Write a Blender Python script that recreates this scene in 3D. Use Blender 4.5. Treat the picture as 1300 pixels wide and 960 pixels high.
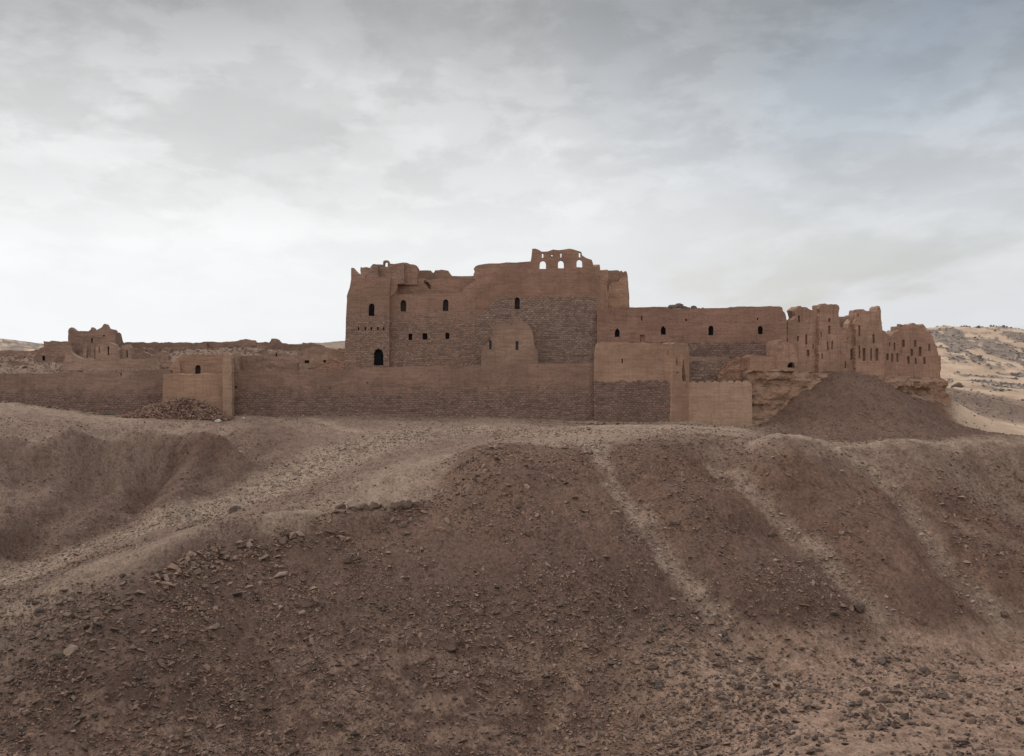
import bpy, math, random
import numpy as np
from mathutils import Vector
from mathutils.geometry import delaunay_2d_cdt

for o in list(bpy.data.objects): bpy.data.objects.remove(o)
scene = bpy.context.scene
COL = scene.collection
R = math.radians
random.seed(7)
RNG = np.random.default_rng(11)

# ------------------------------------------------------------------ camera
F = 1600.0          # focal length in photo pixels (photo 1300 x 960)
HY = 470.0          # eye level row in the photograph
EYE = 30.0
cam = bpy.data.cameras.new('camera')
cam.sensor_width = 36.0
cam.lens = 36.0 * F / 1300.0
cam.shift_y = (HY - 480.0) / 1300.0
cam.clip_end = 60000
cam.clip_start = 0.3
cam_o = bpy.data.objects.new('camera', cam)
cam_o.location = (0, 0, EYE)
cam_o.rotation_euler = (R(90), 0, 0)
COL.objects.link(cam_o)
scene.camera = cam_o

# ------------------------------------------------------------------ light
SUN_EL = R(35)
SUN_AZ = R(-34)       # measured from the view direction, to the left
sd = Vector((math.sin(SUN_AZ) * math.cos(SUN_EL), math.cos(SUN_AZ) * math.cos(SUN_EL), math.sin(SUN_EL)))
sl = bpy.data.lights.new('sun', 'SUN')
sl.energy = 1.5
sl.angle = R(14)
sl.color = (1.0, 0.93, 0.84)
so = bpy.data.objects.new('sun', sl)
so.rotation_euler = (-sd).to_track_quat('-Z', 'Y').to_euler()
so.location = (0, 0, 200)
COL.objects.link(so)

scene.view_settings.view_transform = 'Standard'
scene.view_settings.look = 'None'
scene.view_settings.exposure = 0.0
scene.view_settings.gamma = 1.0
scene.view_settings.use_curve_mapping = False

world = bpy.data.worlds.new('World')
scene.world = world
world.use_nodes = True
nt = world.node_tree
nt.nodes.clear()


class NB:
    """tiny node helper"""
    def __init__(s, nt): s.nt = nt; s.n = nt.nodes; s.l = nt.links
    def new(s, t, **kw):
        n = s.n.new(t)
        for k, v in kw.items(): setattr(n, k, v)
        return n
    def put(s, sock, v):
        if v is None: return
        if isinstance(v, bpy.types.NodeSocket): s.l.new(v, sock)
        else: sock.default_value = v
    def m(s, op, a, b=None, c=None, clamp=False):
        n = s.new('ShaderNodeMath', operation=op); n.use_clamp = clamp
        s.put(n.inputs[0], a); s.put(n.inputs[1], b); s.put(n.inputs[2], c)
        return n.outputs[0]
    def mix(s, f, a, b, mode='MIX'):
        n = s.new('ShaderNodeMix', data_type='RGBA', blend_type=mode)
        s.put(n.inputs[0], f)
        for i, v in ((6, a), (7, b)):
            if not isinstance(v, bpy.types.NodeSocket) and len(v) == 3: v = (*v, 1)
            s.put(n.inputs[i], v)
        return n.outputs[2]
    def ramp(s, f, stops, interp='LINEAR'):
        n = s.new('ShaderNodeValToRGB'); n.color_ramp.interpolation = interp
        e = n.color_ramp.elements
        while len(e) < len(stops): e.new(0.5)
        for i, (p, c) in enumerate(stops):
            e[i].position = p
            e[i].color = (c, c, c, 1) if not hasattr(c, '__len__') else (*c, 1)
        s.put(n.inputs[0], f)
        return n.outputs[0]
    def mapr(s, v, a, b, c=0.0, d=1.0, smooth=True):
        n = s.new('ShaderNodeMapRange')
        if smooth: n.interpolation_type = 'SMOOTHSTEP'
        s.put(n.inputs[0], v)
        for i, x in enumerate((a, b, c, d)): s.put(n.inputs[i + 1], x)
        return n.outputs[0]
    def noise(s, vec, scale, detail=4, rough=0.5, dist=0.0, lac=2.0):
        n = s.new('ShaderNodeTexNoise')
        s.put(n.inputs['Vector'], vec)
        n.inputs['Scale'].default_value = scale; n.inputs['Detail'].default_value = detail
        n.inputs['Roughness'].default_value = rough; n.inputs['Distortion'].default_value = dist
        n.inputs['Lacunarity'].default_value = lac
        return n.outputs['Fac']
    def mapping(s, vec, scale=(1, 1, 1), loc=(0, 0, 0), rot=(0, 0, 0)):
        n = s.new('ShaderNodeMapping'); s.put(n.inputs[0], vec)
        n.inputs['Scale'].default_value = scale; n.inputs['Location'].default_value = loc
        n.inputs['Rotation'].default_value = rot
        return n.outputs[0]


b = NB(nt)
sky = b.new('ShaderNodeTexSky', sky_type='NISHITA')
sky.sun_disc = False
sky.sun_elevation = SUN_EL
sky.sun_rotation = SUN_AZ
sky.air_density = 1.0; sky.dust_density = 3.0
tc = b.new('ShaderNodeTexCoord')
D = tc.outputs['Generated']
sep = b.new('ShaderNodeSeparateXYZ'); b.put(sep.inputs[0], D)
dx, dy, dz = sep.outputs
elev = b.m('MAXIMUM', dz, 0.0)
# cloud veil: dense and bright low down, greyer higher up, brightened again above the view to fill the walls
veil = b.ramp(elev, [(0.0, (0.84, 0.85, 0.86)), (0.11, (0.855, 0.86, 0.865)), (0.165, (0.76, 0.765, 0.77)),
                     (0.215, (0.66, 0.665, 0.67)), (0.275, (0.45, 0.455, 0.46)), (0.33, (0.42, 0.43, 0.44)), (0.5, (0.80, 0.81, 0.82)), (1.0, (0.92, 0.93, 0.94))])
# thinner, bluer cloud towards the right
side = b.mapr(dx, -0.10, 0.32)
veil = b.mix(side, veil, b.mix(1.0, veil, b.mix(b.mapr(elev, 0.08, 0.24), (0.87, 0.88, 0.895), (0.64, 0.70, 0.77)), 'MULTIPLY'))
# unseen sky behind the viewer, brightness added to fill the camera-facing walls
veil = b.mix(b.mapr(dy, 0.2, -0.5), veil, (0.98, 0.95, 0.92))
glow = b.mapr(dx, -0.42, 0.1, b.mapr(elev, 0.08, 0.2, 1.12, 0.99), 1.0)
veil = b.mix(1.0, veil, b.new('ShaderNodeCombineColor').outputs[0], 'MULTIPLY') if False else veil
vm = b.new('ShaderNodeVectorMath', operation='SCALE'); b.put(vm.inputs[0], veil); b.put(vm.inputs['Scale'], glow)
veil = vm.outputs[0]
# cloud layer coordinates: directions projected on a flat layer overhead
den = b.m('ADD', elev, 0.16)
cv = b.new('ShaderNodeCombineXYZ')
b.put(cv.inputs[0], b.m('DIVIDE', dx, den)); b.put(cv.inputs[1], b.m('DIVIDE', dy, den)); b.put(cv.inputs[2], 0.0)
cvec = cv.outputs[0]
n1 = b.noise(b.mapping(cvec, (1.5, 0.75, 1), (3.1, 1.7, 0)), 1.0, 6, 0.5, 0.1)
n2 = b.noise(b.mapping(cvec, (3.6, 2.3, 1), (9.1, 4.2, 0)), 1.0, 7, 0.55, 0.12)
n3 = b.noise(b.mapping(D, (2.2, 1.0, 5.5), (0.3, 0.2, 0.6)), 1.6, 6, 0.5, 0.1)
puff = b.m('ADD', b.m('MULTIPLY', b.mapr(n1, 0.40, 0.62, -0.5, 0.5), 0.05), b.m('MULTIPLY', b.mapr(n2, 0.45, 0.58, -0.5, 0.5), 0.09))
n4 = b.noise(b.mapping(D, (9.0, 3.0, 20.0), (1.3, 0.2, 0.6)), 1.0, 7, 0.6, 0.2)
puff = b.m('ADD', puff, b.m('MULTIPLY', b.mapr(n3, 0.42, 0.6, -0.5, 0.5), 0.08))
puff = b.m('ADD', puff, b.m('MULTIPLY', b.mapr(n4, 0.46, 0.57, -0.5, 0.5), 0.12))
high = b.mapr(elev, 0.04, 0.22, 0.10, 1.0)
puff = b.m('ADD', 1.0, b.m('MULTIPLY', puff, high))
vm2 = b.new('ShaderNodeVectorMath', operation='SCALE'); b.put(vm2.inputs[0], veil); b.put(vm2.inputs['Scale'], puff)
# thin places let the blue sky through
thin = b.m('MULTIPLY', b.mapr(n1, 0.54, 0.40), b.mapr(dx, -0.05, 0.25), clamp=True)
thin = b.m('MULTIPLY', thin, 0.35)
skys = b.new('ShaderNodeVectorMath', operation='SCALE'); b.put(skys.inputs[0], sky.outputs[0]); skys.inputs['Scale'].default_value = 1.0
bg1 = b.new('ShaderNodeBackground'); b.put(bg1.inputs[0], vm2.outputs[0]); bg1.inputs[1].default_value = 1.0
bg2 = b.new('ShaderNodeBackground'); b.put(bg2.inputs[0], skys.outputs[0]); bg2.inputs[1].default_value = 0.09
mx = b.new('ShaderNodeMixShader'); b.put(mx.inputs[0], thin); b.put(mx.inputs[1], bg1.outputs[0]); b.put(mx.inputs[2], bg2.outputs[0])
wo = b.new('ShaderNodeOutputWorld'); b.put(wo.inputs[0], mx.outputs[0])


# ------------------------------------------------------------------ numpy noise
_perm = RNG.permutation(4096).astype(np.int64)
_val = RNG.random(4096) * 2 - 1
def _h(ix, iy, iz): return _val[(_perm[(_perm[(ix & 4095)] + iy) & 4095] + iz) & 4095]
def vnoise(x, y, z=0.0):
    x = np.asarray(x, float); y = np.asarray(y, float); z = np.asarray(z, float) + np.zeros_like(x)
    ix = np.floor(x).astype(np.int64); iy = np.floor(y).astype(np.int64); iz = np.floor(z).astype(np.int64)
    fx = x - ix; fy = y - iy; fz = z - iz
    fx = fx * fx * fx * (fx * (fx * 6 - 15) + 10); fy = fy * fy * fy * (fy * (fy * 6 - 15) + 10); fz = fz * fz * fz * (fz * (fz * 6 - 15) + 10)
    def L(a, c, t): return a + (c - a) * t
    ix &= 4095; iy &= 4095; iz &= 4095
    c = lambda i, j, k: _h(ix + i, iy + j, iz + k)
    return L(L(L(c(0,0,0), c(1,0,0), fx), L(c(0,1,0), c(1,1,0), fx), fy), L(L(c(0,0,1), c(1,0,1), fx), L(c(0,1,1), c(1,1,1), fx), fy), fz)
def fbm(x, y, z=0.0, o=4, g=0.5):
    a = 1.0; s = 0; t = 0
    x = np.asarray(x, float); y = np.asarray(y, float); z = np.asarray(z, float)
    for i in range(o):
        s = s + a * vnoise(x, y, z + 7.3 * i); t += a; a *= g
        x = x * 2.03 + 17.7; y = y * 2.03 + 5.1; z = z * 2.03
    return s / t
def sstep(x, a, c):
    t = np.clip((x - a) / (c - a), 0, 1); return t * t * (3 - 2 * t)


# ------------------------------------------------------------------ object helpers
def tag(o, label=None, cat=None, group=None, kind=None):
    if label: o['label'] = label
    if cat: o['category'] = cat
    if group: o['group'] = group
    if kind: o['kind'] = kind
    return o

def link_mesh(name, V, Fc, mat, parent=None, smooth=False, uv=None):
    me = bpy.data.meshes.new(name)
    me.from_pydata([tuple(v) for v in V], [], Fc)
    me.materials.append(mat)
    if uv is not None:
        l = me.uv_layers.new(name='UVMap')
        idx = np.empty(len(me.loops), np.int32); me.loops.foreach_get('vertex_index', idx)
        l.data.foreach_set('uv', np.asarray(uv, np.float32)[idx].ravel())
    if smooth: me.polygons.foreach_set('use_smooth', np.ones(len(me.polygons), bool))
    me.update()
    o = bpy.data.objects.new(name, me)
    COL.objects.link(o)
    if parent: o.parent = parent
    return o

def big_mesh(name, V, Q, mat, smooth=True, attrs=None):
    """V (n,3) array, Q (m,k) faces array, all the same size"""
    me = bpy.data.meshes.new(name)
    k = Q.shape[1]
    me.vertices.add(len(V)); me.vertices.foreach_set('co', V.astype(np.float32).ravel())
    me.loops.add(Q.size); me.loops.foreach_set('vertex_index', Q.astype(np.int32).ravel())
    me.polygons.add(len(Q)); me.polygons.foreach_set('loop_start', np.arange(0, Q.size, k, dtype=np.int32))
    me.polygons.foreach_set('loop_total', np.full(len(Q), k, np.int32))
    me.polygons.foreach_set('use_smooth', np.full(len(Q), smooth))
    me.update(calc_edges=True)
    me.materials.append(mat)
    if attrs:
        for n, a in attrs.items():
            at = me.attributes.new(n, 'FLOAT', 'POINT'); at.data.foreach_set('value', a.astype(np.float32))
    o = bpy.data.objects.new(name, me)
    COL.objects.link(o)
    return o

def W(px, py, Y):
    return ((px - 650.0) / F * Y, Y, EYE - (py - HY) / F * Y)

def thing(name, px, py, Y, label, cat, group=None):
    o = bpy.data.objects.new(name, None); COL.objects.link(o)
    o.location = W(px, py, Y)
    o.empty_display_size = 0.5
    return tag(o, label, cat, group, 'thing')


# ------------------------------------------------------------------ materials
def new_mat(name, rough=0.95):
    m = bpy.data.materials.new(name); m.use_nodes = True
    nb = NB(m.node_tree)
    p = m.node_tree.nodes['Principled BSDF']
    p.inputs['Roughness'].default_value = rough
    p.inputs['Specular IOR Level'].default_value = 0.12
    return m, nb, p

def bump(nb, p, h, strength, dist):
    bn = nb.new('ShaderNodeBump'); nb.put(bn.inputs['Height'], h)
    bn.inputs['Strength'].default_value = strength; bn.inputs['Distance'].default_value = dist
    nb.put(p.inputs['Normal'], bn.outputs[0])

def wall_mat(name, plaster=(0.245, 0.150, 0.108), brick=(0.175, 0.118, 0.092), split=None, courses=0.30, rough_line=0.35, patch=0.0, soft=0.0, vert=0.0, split_x=None):
    """mud plaster with brick or rubble masonry showing below the height split (metres, world)"""
    m, nb, p = new_mat(name)
    uvn = nb.new('ShaderNodeUVMap'); uvn.uv_map = 'UVMap'
    uv = uvn.outputs[0]
    geo = nb.new('ShaderNodeNewGeometry'); P = geo.outputs['Position']
    s = nb.new('ShaderNodeSeparateXYZ'); nb.put(s.inputs[0], P); z = s.outputs[2]
    big = nb.noise(P, 0.16, 4, 0.55)
    mid = nb.noise(P, 0.8, 5, 0.6)
    fine = nb.noise(P, 5.0, 3, 0.7)
    # weathered horizontal courses, warped so that they never repeat
    wv = nb.new('ShaderNodeVectorMath', operation='ADD')
    off = nb.new('ShaderNodeCombineXYZ')
    nb.put(off.inputs[0], nb.m('MULTIPLY', fine, 0.5)); wob = nb.noise(P, 2.6, 2)
    nb.put(off.inputs[1], nb.m('ADD', nb.m('MULTIPLY', nb.noise(P, 0.5, 3), 0.7), nb.m('MULTIPLY', wob, courses * 0.8)))
    nb.put(wv.inputs[0], uv); nb.put(wv.inputs[1], off.outputs[0])
    br = nb.new('ShaderNodeTexBrick'); nb.put(br.inputs['Vector'], wv.outputs[0])
    br.inputs['Scale'].default_value = 1.0; br.inputs['Brick Width'].default_value = courses * 1.9
    br.inputs['Row Height'].default_value = courses; br.inputs['Mortar Size'].default_value = courses * 0.13
    br.inputs['Mortar Smooth'].default_value = 0.5; br.inputs['Bias'].default_value = 0.0
    br.inputs['Color1'].default_value = (0, 0, 0, 1); br.inputs['Color2'].default_value = (1, 1, 1, 1); br.inputs['Mortar'].default_value = (0.5, 0.5, 0.5, 1)
    bc = br.outputs['Color']; mort = br.outputs['Fac']
    line = nb.noise(nb.mapping(wv.outputs[0], (0.25, 2.6, 1)), 1.0, 5, 0.65)
    plaster = [c * k for c, k in zip(plaster, (1.41, 1.41, 1.40))]; brick = [c * k for c, k in zip(brick, (1.46, 1.46, 1.46))]
    pl = nb.mix(nb.mapr(big, 0.35, 0.68), [c * 0.86 for c in plaster], [c * 1.16 for c in plaster])
    pl = nb.mix(nb.mapr(line, 0.42, 0.62, 0.0, 0.42), pl, [plaster[0] * 0.68, plaster[1] * 0.66, plaster[2] * 0.66])
    pl = nb.mix(nb.mapr(mid, 0.58, 0.74, 0.0, 0.45), pl, [plaster[0] * 1.22, plaster[1] * 1.20, plaster[2] * 1.16])
    bk = nb.mix(bc, [c * 0.72 for c in brick], [c * 1.28 for c in brick])
    bk = nb.mix(nb.mapr(mid, 0.36, 0.7, 0.0, 0.55), bk, [brick[0] * 1.25, brick[1] * 1.17, brick[2] * 1.12])
    bk = nb.mix(nb.m('MULTIPLY', mort, 0.55), bk, [brick[0] * 0.55, brick[1] * 0.52, brick[2] * 0.52])
    bk = nb.mix(nb.mapr(line, 0.50, 0.66, 0.0, 0.6), bk, [brick[0] * 0.55, brick[1] * 0.55, brick[2] * 0.6])
    if split is None: f = nb.mapr(nb.m('ADD', mid, patch - 0.5), 0.28, 0.42)
    else:
        jit = nb.m('MULTIPLY', nb.m('SUBTRACT', mid, 0.5), rough_line * 4)
        if split_x:      # the height of the split drops away towards the left between two X positions
            xa, xb, drop = split_x
            jit = nb.m('ADD', jit, nb.mapr(nb.m('ADD', s.outputs[0], nb.m('MULTIPLY', nb.m('SUBTRACT', big, 0.5), 6.0)), xa, xb, drop, 0.0))
        f = nb.mapr(nb.m('ADD', z, jit), split + 0.15 + soft, split - 0.15 - soft)
        f = nb.m('MAXIMUM', f, nb.mapr(nb.m('ADD', mid, patch - 0.5), 0.28, 0.42))
    c = nb.mix(f, pl, bk)
    c = nb.mix(nb.mapr(fine, 0.35, 0.7, 0.0, 0.35), c, nb.mix(1.0, c, (0.72, 0.72, 0.72), 'MULTIPLY'))
    # pitting
    vor = nb.new('ShaderNodeTexVoronoi'); nb.put(vor.inputs['Vector'], nb.mapping(P, (1, 1, 1.7))); vor.inputs['Scale'].default_value = 1.5
    pit = nb.m('MULTIPLY', nb.mapr(vor.outputs['Distance'], 0.20, 0.08), nb.mapr(nb.noise(P, 0.45, 3), 0.5, 0.62))
    c = nb.mix(nb.m('MULTIPLY', pit, 0.5), c, [plaster[0] * 0.35, plaster[1] * 0.33, plaster[2] * 0.33])
    spk = nb.noise(nb.mapping(P, (1, 1, 1.5)), 2.4, 4, 0.75)
    c = nb.mix(nb.m('MULTIPLY', nb.mapr(spk, 0.47, 0.36, 0, 0.75), nb.m('ADD', 0.25, nb.m('MULTIPLY', f, 0.75))), c, nb.mix(1.0, c, (0.48, 0.46, 0.47), 'MULTIPLY'))
    c = nb.mix(nb.m('MULTIPLY', nb.mapr(spk, 0.56, 0.68, 0, 0.7), nb.m('ADD', 0.2, nb.m('MULTIPLY', f, 0.8))), c, nb.mix(1.0, c, (1.45, 1.40, 1.34), 'MULTIPLY'))
    vert = max(vert, 0.22)
    if vert:
        vn = nb.noise(nb.mapping(uv, (2.2, 0.16, 1)), 1.0, 5, 0.65)
        c = nb.mix(nb.mapr(vn, 0.52, 0.64, 0, vert), c, nb.mix(1.0, c, (0.52, 0.50, 0.50), 'MULTIPLY'))
        c = nb.mix(nb.mapr(vn, 0.46, 0.36, 0, vert * 0.6), c, nb.mix(1.0, c, (1.3, 1.27, 1.22), 'MULTIPLY'))
    nb.put(p.inputs['Base Color'], c)
    hb = nb.m('SUBTRACT', nb.m('MULTIPLY', mid, 0.6), nb.m('MULTIPLY', nb.m('MULTIPLY', mort, f), 0.5))
    hb = nb.m('ADD', hb, nb.m('MULTIPLY', fine, 0.5)); hb = nb.m('SUBTRACT', hb, nb.m('MULTIPLY', line, 0.9))
    hb = nb.m('SUBTRACT', hb, pit)
    bump(nb, p, hb, 0.9, 0.12)
    return m

def zat(py, Y): return EYE - (py - HY) / F * Y

M = {}
M['enclosure'] = wall_mat('enclosure_brick', (0.212, 0.137, 0.107), (0.172, 0.118, 0.097), split=zat(495, 205), rough_line=1.6, soft=1.8, courses=0.36)
M['enclosure_left'] = wall_mat('enclosure_brick_left', (0.195, 0.130, 0.104), (0.165, 0.113, 0.095), split=zat(500, 205), rough_line=1.7, soft=1.6, courses=0.36)
M['end_wall'] = wall_mat('plaster_over_brick', (0.265, 0.172, 0.125), (0.160, 0.110, 0.090), split=zat(484, 205), rough_line=0.5, courses=0.36)
M['annex'] = wall_mat('annex_plaster', (0.235, 0.158, 0.120), (0.19, 0.135, 0.108), split=-50, courses=0.34)
M['plaster'] = wall_mat('mud_plaster', (0.285, 0.182, 0.130), (0.22, 0.145, 0.11), split=-50)
M['plaster_light'] = wall_mat('pale_mud_plaster', (0.33, 0.225, 0.165), (0.22, 0.145, 0.11), split=-50)
M['keep'] = wall_mat('keep_mud_brick', (0.235, 0.150, 0.114), (0.215, 0.146, 0.116), split=zat(400, 223), rough_line=1.0, soft=2.0, courses=0.32)
M['keep_tall'] = wall_mat('keep_plaster_over_stone', (0.235, 0.145, 0.108), (0.205, 0.146, 0.118), split=zat(377, 223), rough_line=0.12, courses=0.36, split_x=(-6.41, -3.07, 3.2))
M['long'] = wall_mat('long_building_brick', (0.225, 0.135, 0.105), (0.165, 0.115, 0.098), split=zat(436, 218), rough_line=0.7, courses=0.34)
M['stone'] = wall_mat('rubble_masonry', (0.24, 0.16, 0.125), (0.19, 0.135, 0.11), split=zat(459, 214), rough_line=0.6, courses=0.5)
M['redbrick'] = wall_mat('red_mud_brick', (0.255, 0.155, 0.115), (0.24, 0.145, 0.108), split=200, courses=0.3)
M['range'] = wall_mat('ruined_range_mud', (0.275, 0.175, 0.130), (0.23, 0.15, 0.112), split=-50, courses=0.3, vert=0.4)
M['ruin'] = wall_mat('ruin_mud', (0.215, 0.142, 0.112), (0.18, 0.12, 0.098), split=None, patch=-0.05, courses=0.3)
M['ruin_pale'] = wall_mat('ruin_mud_pale', (0.26, 0.178, 0.138), (0.21, 0.142, 0.11), split=None, patch=-0.1, courses=0.3)

def flat_mat(name, col, rough=0.8, sc=3.0, var=0.3):
    m, nb, p = new_mat(name, rough)
    geo = nb.new('ShaderNodeNewGeometry')
    n = nb.noise(geo.outputs['Position'], sc, 4, 0.6)
    c = nb.mix(nb.mapr(n, 0.3, 0.7), [x * (1 - var) for x in col], [x * (1 + var) for x in col])
    nb.put(p.inputs['Base Color'], c); bump(nb, p, n, 0.4, 0.03)
    return m
M['dark'] = flat_mat('dark_opening_fill', (0.012, 0.012, 0.016))  # near-black stands in for the unlit depth of openings
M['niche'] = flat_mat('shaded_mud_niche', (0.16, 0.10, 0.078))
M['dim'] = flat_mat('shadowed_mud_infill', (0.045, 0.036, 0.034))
M['greyblue'] = flat_mat('grey_wood_shutter', (0.085, 0.085, 0.095))
M['iron'] = flat_mat('dark_iron', (0.016, 0.018, 0.022), 0.5)
M['plastic'] = flat_mat('black_sheet', (0.012, 0.012, 0.016), 0.4)
M['white'] = flat_mat('white_rubbish', (0.6, 0.58, 0.55))
M['green'] = flat_mat('green_sheet', (0.10, 0.15, 0.12))

def rock_mat(name, c1, c2, c3, strata=False, sc=1.0):
    m, nb, p = new_mat(name)
    geo = nb.new('ShaderNodeNewGeometry'); P = geo.outputs['Position']
    n = nb.noise(P, 0.7 * sc, 6, 0.62); f = nb.noise(P, 5.0 * sc, 4, 0.65)
    c = nb.mix(nb.mapr(n, 0.35, 0.65), c1, c2)
    h = nb.m('ADD', n, nb.m('MULTIPLY', f, 0.3))
    if strata:
        s = nb.noise(nb.mapping(P, (0.16, 0.16, 0.75)), 1.0, 6, 0.6, 0.4)
        c = nb.mix(nb.mapr(s, 0.44, 0.56), c, c3)
        cr = nb.noise(nb.mapping(P, (0.25, 0.25, 3.2)), 1.0, 5, 0.7)
        c = nb.mix(nb.mapr(cr, 0.40, 0.34, 0, 0.7), c, (0.12, 0.08, 0.06))
        h = nb.m('ADD', h, nb.m('MULTIPLY', s, 2.0))
    else:
        c = nb.mix(nb.mapr(f, 0.5, 0.7, 0, 0.6), c, c3)
    nb.put(p.inputs['Base Color'], c); bump(nb, p, h, 0.9, 0.25)
    return m
M['cliff'] = rock_mat('banded_sandstone', (0.40, 0.27, 0.195), (0.27, 0.178, 0.133), (0.35, 0.225, 0.16), True)
M['boulder'] = rock_mat('brown_boulder', (0.17, 0.115, 0.088), (0.11, 0.08, 0.066), (0.20, 0.14, 0.11))
M['boulder_dark'] = rock_mat('dark_boulder', (0.15, 0.115, 0.095), (0.105, 0.084, 0.073), (0.21, 0.15, 0.12))
M['boulder_pale'] = rock_mat('pale_boulder', (0.30, 0.22, 0.17), (0.21, 0.15, 0.115), (0.33, 0.25, 0.20))

# ------------------------------------------------------------------ terrain
CP = []
def cp(*a):
    for px, py, Y in a:
        X, YY, Z = W(px, py, Y)
        CP.append((math.atan2(X, YY), math.log(math.hypot(X, YY)), Z))
def cz(*a):
    for px, Y, z in a:
        X = (px - 650) / F * Y
        CP.append((math.atan2(X, Y), math.log(math.hypot(X, Y)), z))
# ground along the foot of the enclosure wall
cp((-250, 512, 204), (-100, 513, 204), (0, 514, 204), (46, 515.5, 204), (92, 521, 204), (120, 524.5, 204), (160, 526, 203), (220, 527, 201), (300, 527.5, 204), (400, 528, 204), (480, 527.5, 204),
   (550, 529, 204), (640, 530, 204), (700, 534, 204), (770, 538, 204), (850, 537, 204), (900, 539, 206), (900, 539.5, 210), (954, 542, 207), (954, 542.5, 211))
# left rear mound
cp((0, 528, 188), (0, 560, 168), (0, 600, 150), (0, 640, 137), (0, 680, 127), (0, 715, 119), (0, 742, 112), (-150, 540, 180), (-150, 640, 137), (-150, 750, 110),
   (60, 530, 190), (60, 575, 165), (50, 635, 143), (60, 690, 127), (110, 535, 189), (130, 556, 175), (110, 592, 158), (110, 640, 143), (130, 672, 130), (160, 577, 164), (160, 605, 156), (190, 655, 138),
   (230, 580, 163), (270, 590, 158), (230, 612, 153), (240, 645, 141), (180, 548, 182), (250, 545, 184), (270, 562, 174), (300, 582, 164), (350, 560, 176), (330, 600, 157), (380, 545, 186), (430, 552, 180))
# gully path
cp((50, 722, 116), (100, 703, 120), (150, 692, 124), (200, 676, 128), (270, 652, 137), (330, 625, 147), (400, 598, 158), (450, 572, 168), (520, 552, 180), (580, 543, 188), (650, 546, 180))
# front mound: crest
cp((0, 792, 92), (50, 775, 94), (100, 752, 97), (150, 718, 101), (200, 694, 105), (235, 680, 108), (270, 673, 110), (350, 665, 113), (440, 658, 117), (520, 655, 119),
   (440, 632, 127), (500, 602, 133), (560, 584, 136), (620, 572, 136), (690, 566, 134), (740, 567, 132), (530, 630, 125), (600, 600, 126))
# plateau near its edge
cp((700, 548, 160), (780, 552, 150), (780, 568, 126), (850, 563, 126), (900, 560, 125), (850, 548, 160), (940, 549, 145), (945, 556, 126), (985, 566, 121), (960, 546, 180))
# front mound: face down to the valley
cp((440, 700, 110.5), (440, 760, 103), (440, 820, 96.5), (440, 870, 92), (440, 960, 85), (600, 640, 118), (600, 700, 110), (600, 780, 101), (600, 870, 93), (600, 960, 86),
   (300, 700, 107.5), (300, 760, 100.5), (300, 820, 94.5), (300, 870, 90.5), (300, 960, 84), (150, 760, 95), (150, 810, 90), (150, 870, 85), (150, 960, 79), (0, 830, 88), (0, 870, 84.5), (0, 960, 78),
   (700, 610, 121.5), (700, 700, 109.5), (700, 800, 99), (700, 870, 93), (700, 960, 86), (-150, 830, 88), (-150, 960, 78))
# right slope with its shallow gullies
cp((770, 592, 122), (800, 650, 113), (850, 720, 104.5), (900, 790, 98.5), (960, 850, 93), (850, 600, 121.5), (900, 640, 115), (950, 700, 108), (1000, 760, 101), (1060, 810, 97),
   (870, 870, 89), (870, 960, 80), (920, 590, 122), (1000, 650, 114), (1050, 700, 108.2), (1110, 770, 101), (1040, 572, 121), (1100, 610, 117), (1150, 640, 113), (1200, 720, 105.5), (1260, 770, 101.2),
   (1150, 575, 120), (1200, 610, 118), (1250, 660, 112.5), (1300, 700, 108.5), (1250, 571, 120), (1300, 569, 120), (1300, 620, 116.5), (1300, 780, 101), (1450, 569, 120), (1450, 700, 109), (1450, 790, 100),
   (1000, 820, 97), (1100, 820, 97.5), (1200, 820, 98), (1300, 820, 98), (1000, 870, 87.5), (1100, 870, 86.5), (1200, 870, 86), (1300, 870, 86), (1000, 960, 73), (1100, 960, 71), (1200, 960, 70), (1300, 960, 70), (1450, 870, 86), (1450, 960, 70))
# hidden dip and talus cone under the right ruins
cz(*[(p_, 128, 22.3) for p_ in (990, 1080, 1170, 1260, 1350, 1450)], *[(p_, 137, 21.3) for p_ in (980, 1080, 1170, 1260, 1350, 1450)])
cz((1000, 150, 20.5), (1100, 150, 19.8), (1200, 150, 19.6), (1300, 150, 19.4), (1450, 150, 19))
cp((1000, 556, 180), (1080, 560, 184), (1150, 556, 186), (1230, 552, 190), (1085, 474, 208), (1058, 492, 206), (1030, 515, 204), (1000, 530, 203), (975, 541, 200), (1140, 499, 208), (1180, 521, 208), (1205, 533, 207), (1235, 546, 203),
   (1085, 515, 199), (1040, 540, 195), (1140, 530, 197), (1300, 556, 200), (1280, 551, 205))
# inside the fortress
cz(*[(p_, 216, 29.2) for p_ in (-250, 0, 150, 300, 450, 600, 750, 850)], *[(p_, 226, 29.6) for p_ in (400, 500, 600, 700, 800, 900)])
cz((-250, 210, 28), (0, 210, 29.0), (150, 210, 29.0), (300, 210, 28.8), (450, 210, 29), (600, 210, 29), (750, 210, 29), (850, 214, 28), (950, 220, 28.5))
cz((-250, 240, 32.5), (0, 240, 32.6), (60, 235, 32.4), (150, 240, 32.2), (250, 245, 33.6), (330, 240, 33.4), (400, 240, 32.2), (500, 240, 31), (650, 240, 30), (800, 235, 30), (1000, 235, 29.5), (1100, 225, 29), (1180, 228, 27))
cz((0, 262, 33.6), (150, 265, 33.2), (300, 265, 34.5), (400, 262, 33), (600, 265, 31), (900, 265, 30), (1100, 260, 28))
cz((-100, 330, 33), (200, 330, 31), (500, 330, 30), (800, 330, 32), (1050, 330, 30))
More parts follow.
